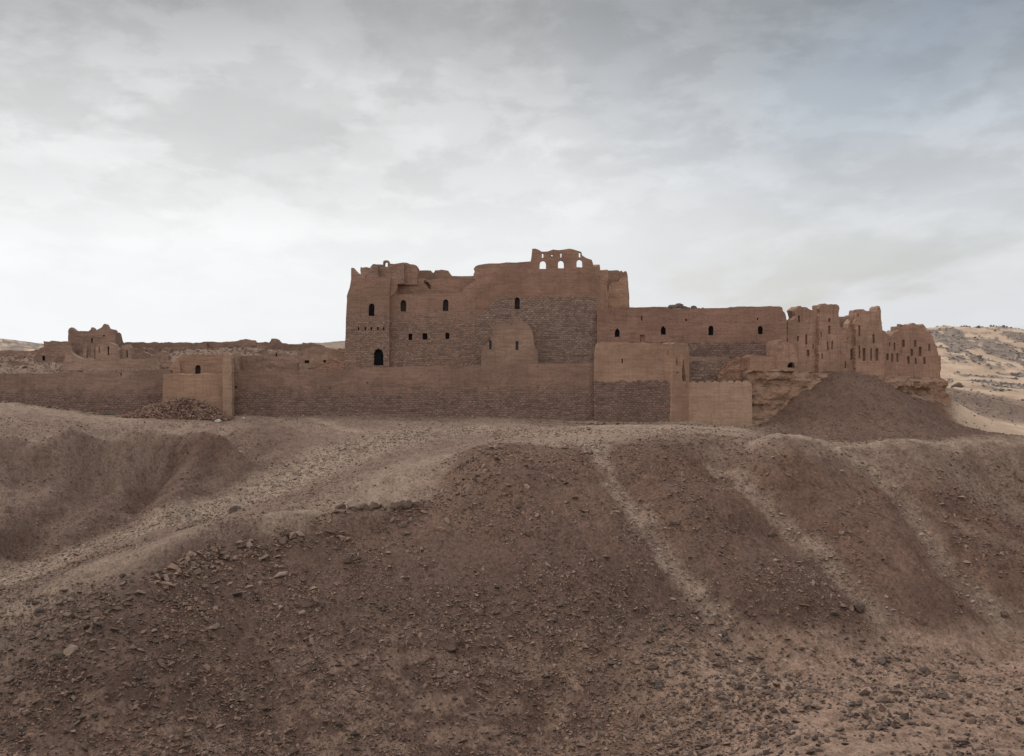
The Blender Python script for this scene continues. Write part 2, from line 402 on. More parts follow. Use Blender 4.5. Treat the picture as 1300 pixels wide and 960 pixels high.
# sand hills
cp((1215, 540, 222), (1260, 536, 232), (1300, 545, 232), (1205, 520, 245), (1250, 525, 258), (1300, 533, 262), (1200, 500, 275), (1250, 506, 283), (1300, 515, 285), (1200, 488, 302), (1250, 492, 305), (1300, 499, 300), (1450, 505, 300),
   (1200, 481, 350), (1250, 486, 345), (1300, 490, 345), (1200, 462, 375), (1250, 461, 385), (1300, 460, 395), (1200, 444, 405), (1250, 443, 415), (1300, 440, 420), (1160, 424, 450), (1200, 418, 455), (1250, 415.5, 460), (1300, 419, 460), (1450, 425, 460), (1450, 480, 360), (1120, 440, 450), (1050, 445, 450))
cz((1200, 560, 42), (1300, 560, 40), (1100, 560, 42))
cp((820, 398, 470), (865, 391, 480), (900, 397, 480), (950, 408, 480))
cp((-150, 424, 600), (-60, 425, 600), (0, 431, 600), (25, 434, 600), (48, 440, 600), (0, 448, 480), (90, 446, 600), (200, 446, 700), (350, 443, 800), (424, 439.5, 900), (550, 440, 900))
cz((0, 2000, 45), (400, 2000, 50), (800, 2000, 40), (1200, 2000, 30), (600, 9000, 40))
# the hill the viewer stands on, and the drop in front
cz((650, 2, 28.35), (0, 4, 28.2), (1300, 4, 28.2), (650, 8, 26.6), (650, 20, 21), (0, 20, 21), (1300, 20, 21), (650, 40, 13), (100, 40, 13), (1200, 40, 13.5), (650, 62, 7.5), (300, 62, 7.5), (1000, 58, 8.6), (1300, 58, 8.6), (0, 62, 7.0), (1500, 62, 8.6), (-200, 62, 7))
C = np.array(CP)
def fort_step(th, rr):
    Yp = rr * np.cos(th); e = 6.0 * sstep(th, R(6.8), R(8.0))
    return 6.2 * sstep(Yp - e, 205.6, 208.6) * (1 - sstep(th, R(10.2), R(11.0))) * (1 - sstep(rr, 300, 420))
C[:, 2] -= fort_step(C[:, 0], np.exp(C[:, 1]))
CR = 0.045
def _phi(a, bb):
    d = (a[:, None, 0] - bb[None, :, 0]) ** 2 + (a[:, None, 1] - bb[None, :, 1]) ** 2
    return np.sqrt(d + CR * CR)
A = _phi(C, C) - 1e-3 * np.eye(len(C))
npt = len(C)
G = np.zeros((npt + 3, npt + 3)); G[:npt, :npt] = A; G[:npt, npt] = 1; G[:npt, npt + 1:] = C[:, :2]; G[npt:, :npt] = G[:npt, npt:].T
wts = np.linalg.solve(G, np.concatenate([C[:, 2], [0, 0, 0]]))
def base_h(th, lr):
    out = np.empty(len(th))
    for i in range(0, len(th), 40000):
        q = np.stack([th[i:i + 40000], lr[i:i + 40000]], 1)
        out[i:i + 40000] = _phi(q, C) @ wts[:npt] + wts[npt] + q @ wts[npt + 1:]
    out = out + fort_step(th, np.exp(lr))
    pr = np.interp(lr, np.log([1, 4, 20, 45, 65, 90, 115, 150, 210, 300, 600, 3000, 40000]), [28.4, 28.1, 21, 14, 9, 9, 18, 20, 22, 25, 34, 38, 30])
    k = sstep(np.abs(th), R(31), R(62))
    k = np.maximum(k, sstep(lr, math.log(1500), math.log(4000)))
    out = out * (1 - k) + pr * k
    return out

def pimg(X, Y, Z): return 650 + X / Y * F, HY + (EYE - Z) / Y * F

def poly_dist(px, py, pts, w):
    """mask: 1 on the polyline, fading out at the half width w (list of widths per vertex or one number)"""
    best = np.zeros_like(px)
    if not hasattr(w, '__len__'): w = [w] * len(pts)
    for (a, c, w0, w1) in zip(pts[:-1], pts[1:], w[:-1], w[1:]):
        dx_, dy_ = c[0] - a[0], c[1] - a[1]
        t = np.clip(((px - a[0]) * dx_ + (py - a[1]) * dy_) / (dx_ * dx_ + dy_ * dy_), 0, 1)
        d = np.hypot(px - a[0] - t * dx_, py - a[1] - t * dy_)
        ww = w0 + (w1 - w0) * t
        best = np.maximum(best, 1 - sstep(d / ww, 0.1, 1.05))
    return best

def plan(pts):   # plan coordinates (X, Y) of the given points on the ground
    return [(W(*p)[0], W(*p)[1]) for p in pts]
PATHS = [  # foot tracks and pale scree runs, in plan metres
    (plan([(0, 742, 112), (50, 722, 116), (100, 703, 120), (150, 692, 124), (200, 676, 128), (270, 652, 137), (330, 625, 147), (400, 598, 158), (450, 575, 168), (520, 555, 178), (600, 545, 186)]), [6, 6, 5, 4.6, 4.4, 4.8, 6.5, 9, 10, 9, 8], 1.0),
    (plan([(740, 560, 140), (765, 580, 126), (780, 606, 120), (815, 650, 114), (840, 690, 108.5), (880, 740, 103), (920, 790, 98.5), (965, 830, 95), (1010, 858, 90)]), [2.5, 1.4, 1.3, 1.6, 1.3, 1.8, 2.0, 2.4, 4.0], 1.0),
    (plan([(905, 575, 123), (940, 610, 119), (985, 650, 114.5), (1040, 700, 108.5), (1080, 740, 104), (1130, 785, 100)]), [0.8, 1.0, 1.3, 1.5, 1.6, 2.2], 0.9),
    (plan([(1060, 576, 121), (1110, 600, 118), (1145, 625, 115), (1165, 660, 111.5), (1190, 700, 107.5), (1225, 740, 104), (1270, 775, 101)]), [1.5, 1.4, 1.3, 1.4, 1.8, 2.1, 3.0], 1.0),
    (plan([(1150, 622, 115), (1200, 655, 112), (1250, 690, 109), (1320, 730, 106)]), 0.7, 0.4),
    (plan([(960, 560, 123), (1040, 568, 122), (1150, 571, 121.5), (1250, 568, 121.5), (1400, 566, 121.5)]), [1.6, 1.4, 1.2, 1.2, 1.2], 0.9),
    (plan([(250, 532, 196), (225, 555, 180), (190, 572, 168), (130, 560, 174)]), [1.2, 1.2, 1.2, 1.5], 0.5),
    (plan([(150, 575, 166), (210, 585, 161), (270, 583, 162)]), 1.4, 0.3),
    (plan([(395, 532, 198), (440, 545, 186), (500, 552, 180)]), 1.6, 0.6),
    (plan([(10, 780, 94), (100, 738, 99), (170, 706, 104), (245, 682, 109)]), [4, 4, 4, 3], 0.6),
    (plan([(350, 668, 112), (440, 650, 121), (520, 590, 136), (600, 575, 138), (700, 566, 135)]), [3.5, 7.5, 9, 6, 3.5], 0.75),
]

thc = R(24.5)
cols = np.concatenate([np.linspace(-math.pi, -R(60), 40, endpoint=False), np.linspace(-R(60), -thc, 90, endpoint=False), np.linspace(-thc, thc, 1180, endpoint=False), np.linspace(thc, R(60), 90, endpoint=False), np.linspace(R(60), math.pi, 41)])
rows = np.concatenate([np.linspace(math.log(0.6), math.log(60), 60, endpoint=False), np.linspace(math.log(60), math.log(76), 50, endpoint=False), np.linspace(math.log(76), math.log(135), 480, endpoint=False), np.linspace(math.log(135), math.log(212), 260, endpoint=False),
                       np.linspace(math.log(212), math.log(480), 170, endpoint=False), np.linspace(math.log(480), math.log(1000), 40, endpoint=False), np.linspace(math.log(1000), math.log(40000), 50)])
TH, LR = np.meshgrid(cols, rows)
nr, nc = TH.shape
th = TH.ravel(); lr = LR.ravel(); rr = np.exp(lr)
RIDGES = [  # (plan line, height, half width) spurs and runnels too narrow for the control points
    (plan([(-40, 612, 148), (40, 608, 150), (95, 600, 155), (160, 588, 160), (240, 586, 162), (275, 596, 158)]), 2.6, 3.2),
    (plan([(95, 602, 154), (40, 650, 139), (-20, 700, 123)]), 1.7, 2.8),
    (plan([(170, 594, 157), (130, 640, 143), (80, 690, 127)]), 1.6, 2.8),
    (plan([(240, 596, 157), (225, 640, 142), (200, 668, 132)]), 1.4, 2.6),
    (plan([(60, 545, 182), (20, 600, 152), (-40, 640, 139)]), 0.8, 4.0),
    (plan([(130, 620, 149), (90, 660, 135), (40, 700, 124)]), -1.4, 2.6),
    (plan([(60, 622, 147), (10, 660, 134)]), -1.3, 2.6),
    (plan([(205, 600, 156), (175, 645, 142)]), -0.8, 2.4),
    (plan([(215, 700, 104), (270, 675, 110), (350, 668, 112.5), (440, 660, 116.5), (520, 657, 118.5)]), 0.75, 2.0),
    (plan([(600, 590, 131), (660, 640, 117), (700, 720, 107), (730, 800, 98)]), 0.8, 4.0),
    (plan([(765, 580, 126), (815, 650, 114), (880, 740, 103), (965, 830, 95)]), -0.75, 2.4),
    (plan([(850, 572, 124), (900, 650, 113.5), (960, 730, 105), (1010, 800, 98)]), 0.6, 3.5),
    (plan([(905, 575, 123), (985, 650, 114.5), (1080, 740, 104), (1130, 785, 100)]), -0.65, 2.2),
    (plan([(1010, 575, 121), (1080, 650, 113), (1150, 740, 104)]), 0.7, 4.0),
    (plan([(1110, 600, 118), (1165, 660, 111.5), (1225, 740, 104), (1270, 775, 101)]), -0.8, 2.4),
    (plan([(1170, 590, 119), (1240, 650, 113), (1320, 730, 106)]), 0.9, 3.5),
    (plan([(1225, 590, 119), (1290, 640, 114)]), -0.6, 1.8),
]
def ridge_add(X, Y):
    z = np.zeros(len(X)); m_ = (Y > 70) & (Y < 200) & (np.abs(X) < 90); x, y = X[m_], Y[m_]; zz = np.zeros(len(x))
    wx_ = x + 1.1 * fbm(x / 5, y / 5, 31.0, 3); wy_ = y + 1.1 * fbm(x / 5, y / 5, 41.0, 3)
    for pts, h, w_ in RIDGES:
        d = np.full(len(x), 1e9)
        for a, c in zip(pts[:-1], pts[1:]):
            dx_, dy_ = c[0] - a[0], c[1] - a[1]; t = np.clip(((wx_ - a[0]) * dx_ + (wy_ - a[1]) * dy_) / (dx_ * dx_ + dy_ * dy_), 0, 1)
            d = np.minimum(d, np.hypot(wx_ - a[0] - t * dx_, wy_ - a[1] - t * dy_))
        zz += h * 1.35 * np.exp(-(d / w_) ** 2)
    z[m_] = zz
    return z
def terrain(th, lr, detail=True):
    rr = np.exp(lr); X = rr * np.sin(th); Y = rr * np.cos(th)
    z = base_h(th, lr)
    near = sstep(rr, 3, 20)
    z = z + ridge_add(X, Y)
    # streaks running down the slopes
    ca, sa = 0.33, -0.94
    al = X * ca + Y * sa; ac = X * sa - Y * ca
    wob = 2.2 * fbm(X / 14, Y / 14, 3.3, 3)
    face = sstep(rr, 80, 90) * (1 - sstep(rr, 119, 127)) * sstep(th, R(-3), R(4))
    z += face * 0.55 * fbm((ac + wob) / 3.2, al / 26, 1.5, 3)
    face2 = sstep(rr, 118, 130) * (1 - sstep(rr, 178, 190)) * (1 - sstep(th, R(-14), R(-9)))
    al2 = X * -0.25 + Y * -0.97; ac2 = X * -0.97 + Y * 0.25
    z += face2 * 0.9 * fbm((ac2 + wob) / 4.5, al2 / 30, 9.5, 3)
    z += near * 0.55 * fbm(X / 9, Y / 9, 0.2, 3)
    z += near * 0.16 * fbm(X / 2.2, Y / 2.2, 4.4, 3)
    if detail:
        fine = 1 - sstep(rr, 150, 240)
        st = fbm(ac / 0.45 + wob, al / 1.6, 2.0, 4, 0.65)
        z += near * 0.15 * np.where(face > 0.3, 1.25, 0.8) * st * (0.35 + 0.65 * fine)
        z += near * 0.09 * fine * fbm(X / 0.35, Y / 0.35, 6.0, 2, 0.6)
    tl = sstep(rr, 176, 190) * (1 - sstep(rr, 214, 224)) * sstep(th, R(10.8), R(12.5))
    z += tl * 0.7 * fbm(X / 5, Y / 9, 12.2, 4, 0.6)
    far = sstep(rr, 230, 300) * (1 - sstep(rr, 1200, 3000))
    z += far * 1.3 * np.abs(fbm(X / 20, Y / 20, 8.8, 5, 0.55))
    inside = sstep(rr, 212, 222) * (1 - sstep(rr, 270, 300)) * (1 - sstep(th, R(-8), R(-6)))
    z += inside * 0.9 * np.abs(fbm(X / 3.5, Y / 3.5, 5.5, 4, 0.6))
    return X, Y, z
X, Y, Z = terrain(th, lr)
V = np.stack([X, Y, Z], 1)
idx = np.arange(nr * nc).reshape(nr, nc)
Q = np.stack([idx[:-1, :-1].ravel(), idx[:-1, 1:].ravel(), idx[1:, 1:].ravel(), idx[1:, :-1].ravel()], 1)[:, ::-1]
# ground colour masks: surface materials, plus shade painted on some slope faces
path = np.zeros(len(X))
wx = X + 1.0 * fbm(X / 1.8, Y / 2.5, 1.0, 4, 0.65); wy = Y + 1.6 * fbm(X / 2.5, Y / 2.5, 11.0, 4, 0.65)
for pts, w_, s_ in PATHS: path = np.maximum(path, s_ * poly_dist(wx, wy, pts, w_))
path *= np.clip(0.93 + 0.8 * fbm(X / 1.1, Y / 3.6, 21.0, 4, 0.65) + 0.5 * fbm(X / 7, Y / 7, 22.0, 2), 0.1, 1.0)
plateau = sstep(Y, 128, 150) * (1 - sstep(Y, 206, 212)) * sstep(th, R(-4), R(4)) * (1 - sstep(th, R(10), R(11.5)))
path = np.maximum(path, 0.72 * plateau)
path = np.maximum(path, 0.6 * sstep(Y, 185, 198) * (1 - sstep(Y, 206, 212)) * (1 - sstep(th, R(-16), R(-12))))
floor = (1 - sstep(Z, 8.6, 10.8)) * sstep(rr, 60, 70) * (1 - sstep(rr, 104, 108)) * sstep(th, R(3), R(9))
foot = (1 - sstep(Z, 7.0, 11.5)) * sstep(rr, 60, 70) * (1 - sstep(rr, 104, 108))
floor = np.maximum(floor, (1 - sstep(Z + 0.8 * fbm(X / 3, Y / 3, 9.1, 3), 9.0, 10.6)) * sstep(rr, 60, 70) * (1 - sstep(rr, 106, 110)) * sstep(th, R(9), R(13)))
sand = np.maximum(floor, foot * 0.55 * sstep(fbm(X / 1.6, Y / 1.6, 3.1, 4, 0.65), -0.12, 0.25))
# far hill sand, its sunlit brightness put into the pale colour
bn_ = fbm(X / 9, Y / 9, 14.0, 4, 0.6)
farm = sstep(rr + 9 * bn_, 224, 238) * np.where(rr < 310, sstep(th + 0.010 * bn_, R(18.9), R(19.9)), sstep(th, R(12), R(17)))
dkr = (sstep(rr, 262, 275) * (1 - sstep(rr, 304, 316)))
hilltop = sstep(rr, 392, 410)
farsand = farm * (1 - 0.95 * dkr)
rocks = farm * dkr * 0.2
nz = fbm(X / 6.5, Y / 15, 2.7, 5, 0.62)
rocks = np.maximum(rocks, farm * hilltop * 0.9 * sstep(nz, -0.06, 0.03))
rocks = np.maximum(rocks, farm * (1 - hilltop) * sstep(rr, 312, 325) * sstep(fbm(X / 22, Y / 7, 5.7, 5, 0.6), 0.12, 0.3))
leftfar = sstep(rr, 400, 500) * (1 - sstep(th, R(8), R(12)))
rocks = np.maximum(rocks, leftfar * np.maximum(sstep(nz, -0.15, 0.05), sstep(th, R(-20.2), R(-19.5)))); farsand = np.maximum(farsand, leftfar)
dark = (1 - sstep(np.hypot(X + 34, (Y - 88) * 0.8), 6, 15)) 
slope_noise = fbm(X / 5, Y / 5, 1.3, 4, 0.6)
dark = np.clip(np.maximum(dark, 0.75 * (1 - sstep(Z, 11, 19)) * sstep(rr, 82, 88) * (1 - sstep(rr, 112, 118)) * (1 - sstep(th, R(12), R(16)))) + 0.25 * slope_noise, 0, 1) * (1 - sand)

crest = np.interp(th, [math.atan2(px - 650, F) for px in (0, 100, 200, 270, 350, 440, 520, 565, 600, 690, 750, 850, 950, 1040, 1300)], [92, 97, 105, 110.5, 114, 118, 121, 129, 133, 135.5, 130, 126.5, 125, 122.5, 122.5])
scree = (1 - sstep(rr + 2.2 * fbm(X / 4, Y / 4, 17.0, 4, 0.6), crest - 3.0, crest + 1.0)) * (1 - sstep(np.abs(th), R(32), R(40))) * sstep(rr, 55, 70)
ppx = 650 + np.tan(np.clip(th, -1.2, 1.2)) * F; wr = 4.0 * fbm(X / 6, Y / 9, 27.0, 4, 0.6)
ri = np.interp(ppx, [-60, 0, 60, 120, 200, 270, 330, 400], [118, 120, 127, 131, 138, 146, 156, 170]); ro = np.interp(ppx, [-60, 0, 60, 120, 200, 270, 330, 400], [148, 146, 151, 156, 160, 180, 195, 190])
face_shade = sstep(rr + wr, ri, ri + 4) * (1 - sstep(rr + wr, ro - 4, ro + 2)) * (1 - sstep(ppx, 340, 420)) * np.interp(ppx, [0, 80, 120], [0.45, 0.7, 0.95])  # shade of the left mound faces, painted as darker ground
face_shade *= np.clip(0.9 + 0.9 * fbm((X * -0.97 + Y * 0.25) / 2.6, (X * -0.25 - Y * 0.97) / 22, 28.0, 3), 0, 1)
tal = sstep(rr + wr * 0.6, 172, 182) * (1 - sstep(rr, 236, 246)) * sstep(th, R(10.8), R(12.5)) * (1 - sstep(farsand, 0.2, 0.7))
scree = np.maximum(scree, np.maximum(face_shade, 0.9 * tal)); dark = np.clip(np.maximum(np.maximum(dark, 0.55 * face_shade), 0.2 * tal), 0, 1)  # slope shade of left faces and talus goes into both colour masks
def ground_mat():
    m, nb, p = new_mat('desert_ground')
    def at(n):
        a = nb.new('ShaderNodeAttribute'); a.attribute_name = n; return a.outputs['Fac']
    geo = nb.new('ShaderNodeNewGeometry'); P = geo.outputs['Position']
    rot = nb.mapping(P, (1, 1, 1), (0, 0, 0), (0, 0, R(-19)))
    streak = nb.noise(nb.mapping(rot, (0.9, 0.16, 0.3)), 1.0, 5, 0.6)
    big = nb.noise(P, 0.09, 5, 0.6); mid = nb.noise(P, 0.7, 5, 0.65); fine = nb.noise(P, 4.5, 4, 0.7)
    c = nb.mix(nb.mapr(big, 0.38, 0.62), (0.205, 0.143, 0.115), (0.250, 0.180, 0.146))
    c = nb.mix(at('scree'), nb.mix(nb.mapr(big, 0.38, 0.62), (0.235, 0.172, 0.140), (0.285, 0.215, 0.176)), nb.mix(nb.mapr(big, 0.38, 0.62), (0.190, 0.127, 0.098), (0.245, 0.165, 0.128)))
    c = nb.mix(nb.mapr(streak, 0.42, 0.62, 0.0, 0.5), c, (0.165, 0.120, 0.100))
    c = nb.mix(nb.mapr(mid, 0.5, 0.7, 0.0, 0.4), c, (0.265, 0.185, 0.142))
    c = nb.mix(nb.m('MULTIPLY', at('dark'), 0.6), c, (0.125, 0.092, 0.078))  # dark rubble, and painted shade on the left faces and talus
    c = nb.mix(at('path'), c, nb.mix(nb.mapr(mid, 0.35, 0.65), (0.31, 0.243, 0.195), (0.42, 0.335, 0.270)))
    c = nb.mix(at('sand'), c, nb.mix(nb.mapr(mid, 0.35, 0.65), (0.32, 0.235, 0.182), (0.45, 0.338, 0.268)))
    c = nb.mix(at('farsand'), c, nb.mix(nb.mapr(big, 0.4, 0.6), (0.55, 0.405, 0.295), (0.66, 0.50, 0.375)))  # pale sand colour carries the sunlight on the far hills
    c = nb.mix(at('rocks'), c, nb.mix(nb.mapr(nb.noise(P, 0.35, 5, 0.7), 0.42, 0.58), (0.18, 0.155, 0.143), (0.32, 0.26, 0.22)))
    # gravel
    for sc, lo, hi, dk, lt in ((2.2, 0.05, 0.25, 0.55, 1.5), (5.0, 0.05, 0.22, 0.62, 1.4)):
        vr = nb.new('ShaderNodeTexVoronoi'); nb.put(vr.inputs['Vector'], nb.mapping(rot, (1.5, 0.8, 1))); vr.inputs['Scale'].default_value = sc
        sp = nb.new('ShaderNodeSeparateColor'); nb.put(sp.inputs[0], vr.outputs['Color'])
        gm = nb.m('MULTIPLY', nb.mapr(vr.outputs['Distance'], 0.42, 0.25), nb.m('GREATER_THAN', sp.outputs[0], 0.52))
        gm = nb.m('MULTIPLY', gm, nb.m('SUBTRACT', 1.0, nb.m('MAXIMUM', at('farsand'), nb.m('MULTIPLY', at('path'), 0.9))))
        c = nb.mix(nb.m('MULTIPLY', gm, 0.6), c, nb.mix(sp.outputs[1], nb.mix(1.0, c, (dk, dk, dk), 'MULTIPLY'), nb.mix(1.0, c, (lt, lt * 0.97, lt * 0.94), 'MULTIPLY')))
    grit = nb.noise(nb.mapping(rot, (1.5, 0.75, 1)), 3.2, 5, 0.8)
    gq = nb.m('SUBTRACT', 1.0, nb.m('MULTIPLY', at('farsand'), 0.8))
    c = nb.mix(nb.m('MULTIPLY', nb.mapr(grit, 0.50, 0.38, 0.0, 0.75), gq), c, nb.mix(1.0, c, (0.50, 0.48, 0.47), 'MULTIPLY'))
    c = nb.mix(nb.m('MULTIPLY', nb.mapr(grit, 0.54, 0.66, 0.0, 0.6), gq), c, nb.mix(1.0, c, (1.55, 1.50, 1.44), 'MULTIPLY'))
    clump = nb.noise(nb.mapping(rot, (1.2, 0.6, 1)), 0.9, 6, 0.7)
    c = nb.mix(nb.m('MULTIPLY', nb.mapr(clump, 0.49, 0.38, 0.0, 0.6), gq), c, nb.mix(1.0, c, (0.60, 0.57, 0.56), 'MULTIPLY'))
    c = nb.mix(gq, c, nb.mix(1.0, c, nb.mix(at('scree'), (1.20, 1.12, 1.06), (1.04, 0.94, 0.90)), 'MULTIPLY'))
    nb.put(p.inputs['Base Color'], c)
    h = nb.m('ADD', nb.m('MULTIPLY', fine, 0.5), nb.m('MULTIPLY', mid, 0.8)); h = nb.m('ADD', h, nb.m('MULTIPLY', streak, 0.9)); h = nb.m('ADD', h, nb.m('MULTIPLY', grit, 1.3))
    bump(nb, p, h, 1.0, 0.2)
    return m
M['ground'] = ground_mat()
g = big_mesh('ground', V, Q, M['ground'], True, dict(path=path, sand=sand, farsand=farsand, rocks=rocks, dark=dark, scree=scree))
tag(g, kind='structure')
def ground_z(x, y):
    x = np.atleast_1d(np.asarray(x, float)); y = np.atleast_1d(np.asarray(y, float))
    return terrain(np.arctan2(x, y), np.log(np.hypot(x, y)))[2]

# ------------------------------------------------------------------ wall builder
def inside_poly(x, y, poly):
    r = False; n = len(poly); j = n - 1
    for i in range(n):
        xi, yi = poly[i]; xj, yj = poly[j]
        if (yi > y) != (yj > y) and x < (xj - xi) * (y - yi) / (yj - yi) + xi: r = not r
        j = i
    return r

class Plane:
    """upright plane standing on the plan line from pixel column pxa at depth Ya to pxb at depth Yb"""
    def __init__(s, pxa, Ya, pxb, Yb):
        s.P0 = Vector(((pxa - 650) / F * Ya, Ya)); P1 = Vector(((pxb - 650) / F * Yb, Yb))
        s.L = (P1 - s.P0).length; s.d = (P1 - s.P0) / s.L; s.n = Vector((-s.d.y, s.d.x))
        if s.n.y < 0: s.n = -s.n
    def uz(s, px, py):
        k = (px - 650) / F
        t = (k * s.P0.y - s.P0.x) / (s.d.x - k * s.d.y)
        Yp = s.P0.y + s.d.y * t
        return (t, EYE - (py - HY) / F * Yp)
    def xyz(s, u, z, o=0.0):
        q = s.P0 + s.d * u + s.n * o
        return (q.x, q.y, z)

def subdiv(poly, step, jit, seed, zmin=None):
    out = []
    n = len(poly)
    for i in range(n):
        a = Vector(poly[i]); c = Vector(poly[(i + 1) % n])
        k = max(1, int((c - a).length / step))
        for j in range(k):
            q = a.lerp(c, j / k)
            if jit:
                jj = jit if (zmin is None or q.y > zmin) else 0
                q = q + Vector((vnoise(q.x * 1.3 + seed, q.y * 1.3, seed * 1.7).item() + 0.5 * vnoise(q.x * 3.3, q.y * 3.3, seed).item(),
                                vnoise(q.x * 1.3, q.y * 1.3 + seed, seed * 3.1).item() + 0.5 * vnoise(q.x * 3.3, q.y * 3.3, seed + 9).item())) * jj
            out.append((q.x, q.y))
    return out

_seed = [1.37]
def slab(name, plane, outline, mat, parent, thick=1.2, holes=(), off=0.0, jit=0.10, disp=0.10, step=0.5, batter=0.0, base=None, crumble=0.0, fn=None, px_space=True):
    """wall piece with the given outline, real thickness and holes; outline in photo columns/rows measured on its own plane"""
    _seed[0] += 1.91; sd_ = _seed[0]
    poly = [plane.uz(*p) for p in outline] if px_space else list(outline)
    zs = [p[1] for p in poly]; zlo, zhi = min(zs), max(zs)
    if base is not None: zlo = base
    poly = subdiv(poly, step, jit, sd_, min(zs) + 0.6)
    hs = []
    for h in holes:
        hp = [plane.uz(*p) for p in h] if px_space else list(h)
        hs.append(subdiv(hp, 0.35, 0.035, sd_))
    verts = [Vector(p) for p in poly]; edges = [(i, (i + 1) % len(poly)) for i in range(len(poly))]
    for h in hs:
        b0 = len(verts); verts += [Vector(p) for p in h]; edges += [(b0 + i, b0 + (i + 1) % len(h)) for i in range(len(h))]
    us = [p[0] for p in poly]; u0, u1 = min(us), max(us)
    z0, z1 = min(p[1] for p in poly), max(p[1] for p in poly)
    st = step
    for i in range(1, int((u1 - u0) / st) + 1):
        for j in range(1, int((z1 - z0) / st) + 1):
            u = u0 + i * st + random.uniform(-.12, .12); z = z0 + j * st + random.uniform(-.12, .12)
            if inside_poly(u, z, poly) and not any(inside_poly(u, z, h) for h in hs): verts.append(Vector((u, z)))
    cv_, ce, cf, _, _, _ = delaunay_2d_cdt(verts, edges, [], 0, 1e-4)
    keep = []
    for f in cf:
        f = list(f); cu = sum(cv_[i].x for i in f) / len(f); cz = sum(cv_[i].y for i in f) / len(f)
        if inside_poly(cu, cz, poly) and not any(inside_poly(cu, cz, h) for h in hs): keep.append(f)
    cf = keep
    nb_ = len(cv_)
    # make faces counter-clockwise
    for f in cf:
        ar = sum(cv_[f[i]].x * cv_[f[(i + 1) % len(f)]].y - cv_[f[(i + 1) % len(f)]].x * cv_[f[i]].y for i in range(len(f)))
        if ar < 0: f.reverse()
    ec = {}
    for f in cf:
        for i in range(len(f)):
            a, c = f[i], f[(i + 1) % len(f)]
            ec[(a, c)] = 1
    bnd = [(a, c) for (a, c) in ec if (c, a) not in ec]
    U = np.array([v.x for v in cv_]); Zc = np.array([v.y for v in cv_])
    H = max(0.5, zhi - zlo)
    dn = disp * (fbm(U / 1.7, Zc / 1.3, sd_, 4, 0.6) * 1.6 + 0.5 * fbm(U / 6, Zc / 6, sd_ + 3, 2))
    fo = off + dn + batter * (Zc - zlo) / H
    if fn is not None: fo = fo + fn(U, Zc)
    if crumble: fo = fo + crumble * np.clip((Zc - (zhi - 1.0)), 0, 2)
    nl = max(1, int(round(thick / 1.4)))
    V_, uvs, Fs = [], [], []
    for k in range(nl + 1):
        t = k / nl
        for i in range(nb_):
            o = fo[i] * (1 - t) + (off + thick - 0.5 * dn[i] + batter * (Zc[i] - zlo) / H * 0.0) * t
            wz = 0.0
            if 0 < k < nl: wz = 0.12 * vnoise(U[i] * 1.1, o * 1.1, sd_).item()
            V_.append(plane.xyz(U[i], Zc[i] + wz, o)); uvs.append((U[i] + (o - off), Zc[i]))
    for f in cf:
        Fs.append(list(f)); Fs.append([nl * nb_ + i for i in reversed(f)])
    for a, c in bnd:
        for k in range(nl):
            Fs.append([k * nb_ + c, k * nb_ + a, (k + 1) * nb_ + a, (k + 1) * nb_ + c])
    org = parent.matrix_world.translation if False else (parent.location if parent else Vector(V_[0]))
    o = link_mesh(name, [(x - org[0], y - org[1], z - org[2]) for x, y, z in V_], Fs, mat, parent, uv=uvs)
    if not parent: o.location = org
    return o

def arch(cx, cy, w, h, pointed=False):
    """arched opening outline in photo pixels, centre cx cy"""
    r = w / 2; top = cy - h / 2; bot = cy + h / 2
    pts = [(cx - r, bot), (cx + r, bot), (cx + r, top + r)]
    if pointed: pts += [(cx + r * 0.55, top + r * 0.35), (cx, top - r * 0.3), (cx - r * 0.55, top + r * 0.35)]
    else: pts += [(cx + r * 0.71, top + r * 0.29), (cx, top), (cx - r * 0.71, top + r * 0.29)]
    pts += [(cx - r, top + r)]
    return pts
def rect(cx, cy, w, h): return [(cx - w / 2, cy + h / 2), (cx + w / 2, cy + h / 2), (cx + w / 2, cy - h / 2), (cx - w / 2, cy - h / 2)]

def panel(name, plane, hole, parent, mat, rec=0.55, thick=0.12):
    """panel set back in an opening, mostly coloured like the dark inside"""
    hp = [plane.uz(*p) for p in hole]
    cu = sum(p[0] for p in hp) / len(hp); cz_ = sum(p[1] for p in hp) / len(hp)
    hp = [(cu + (u - cu) * 1.12, cz_ + (z - cz_) * 1.08) for u, z in hp]
    n = len(hp); V_ = []; org = parent.location
    for o in (rec, rec + thick):
        for u, z in hp:
            q = plane.xyz(u, z, o); V_.append((q[0] - org[0], q[1] - org[1], q[2] - org[2]))
    Fs = [list(range(n)), list(range(2 * n - 1, n - 1, -1))] + [[(i + 1) % n, i, n + i, n + (i + 1) % n] for i in range(n)]
    return link_mesh(name, V_, Fs, mat, parent, uv=[(0, 0)] * len(V_))

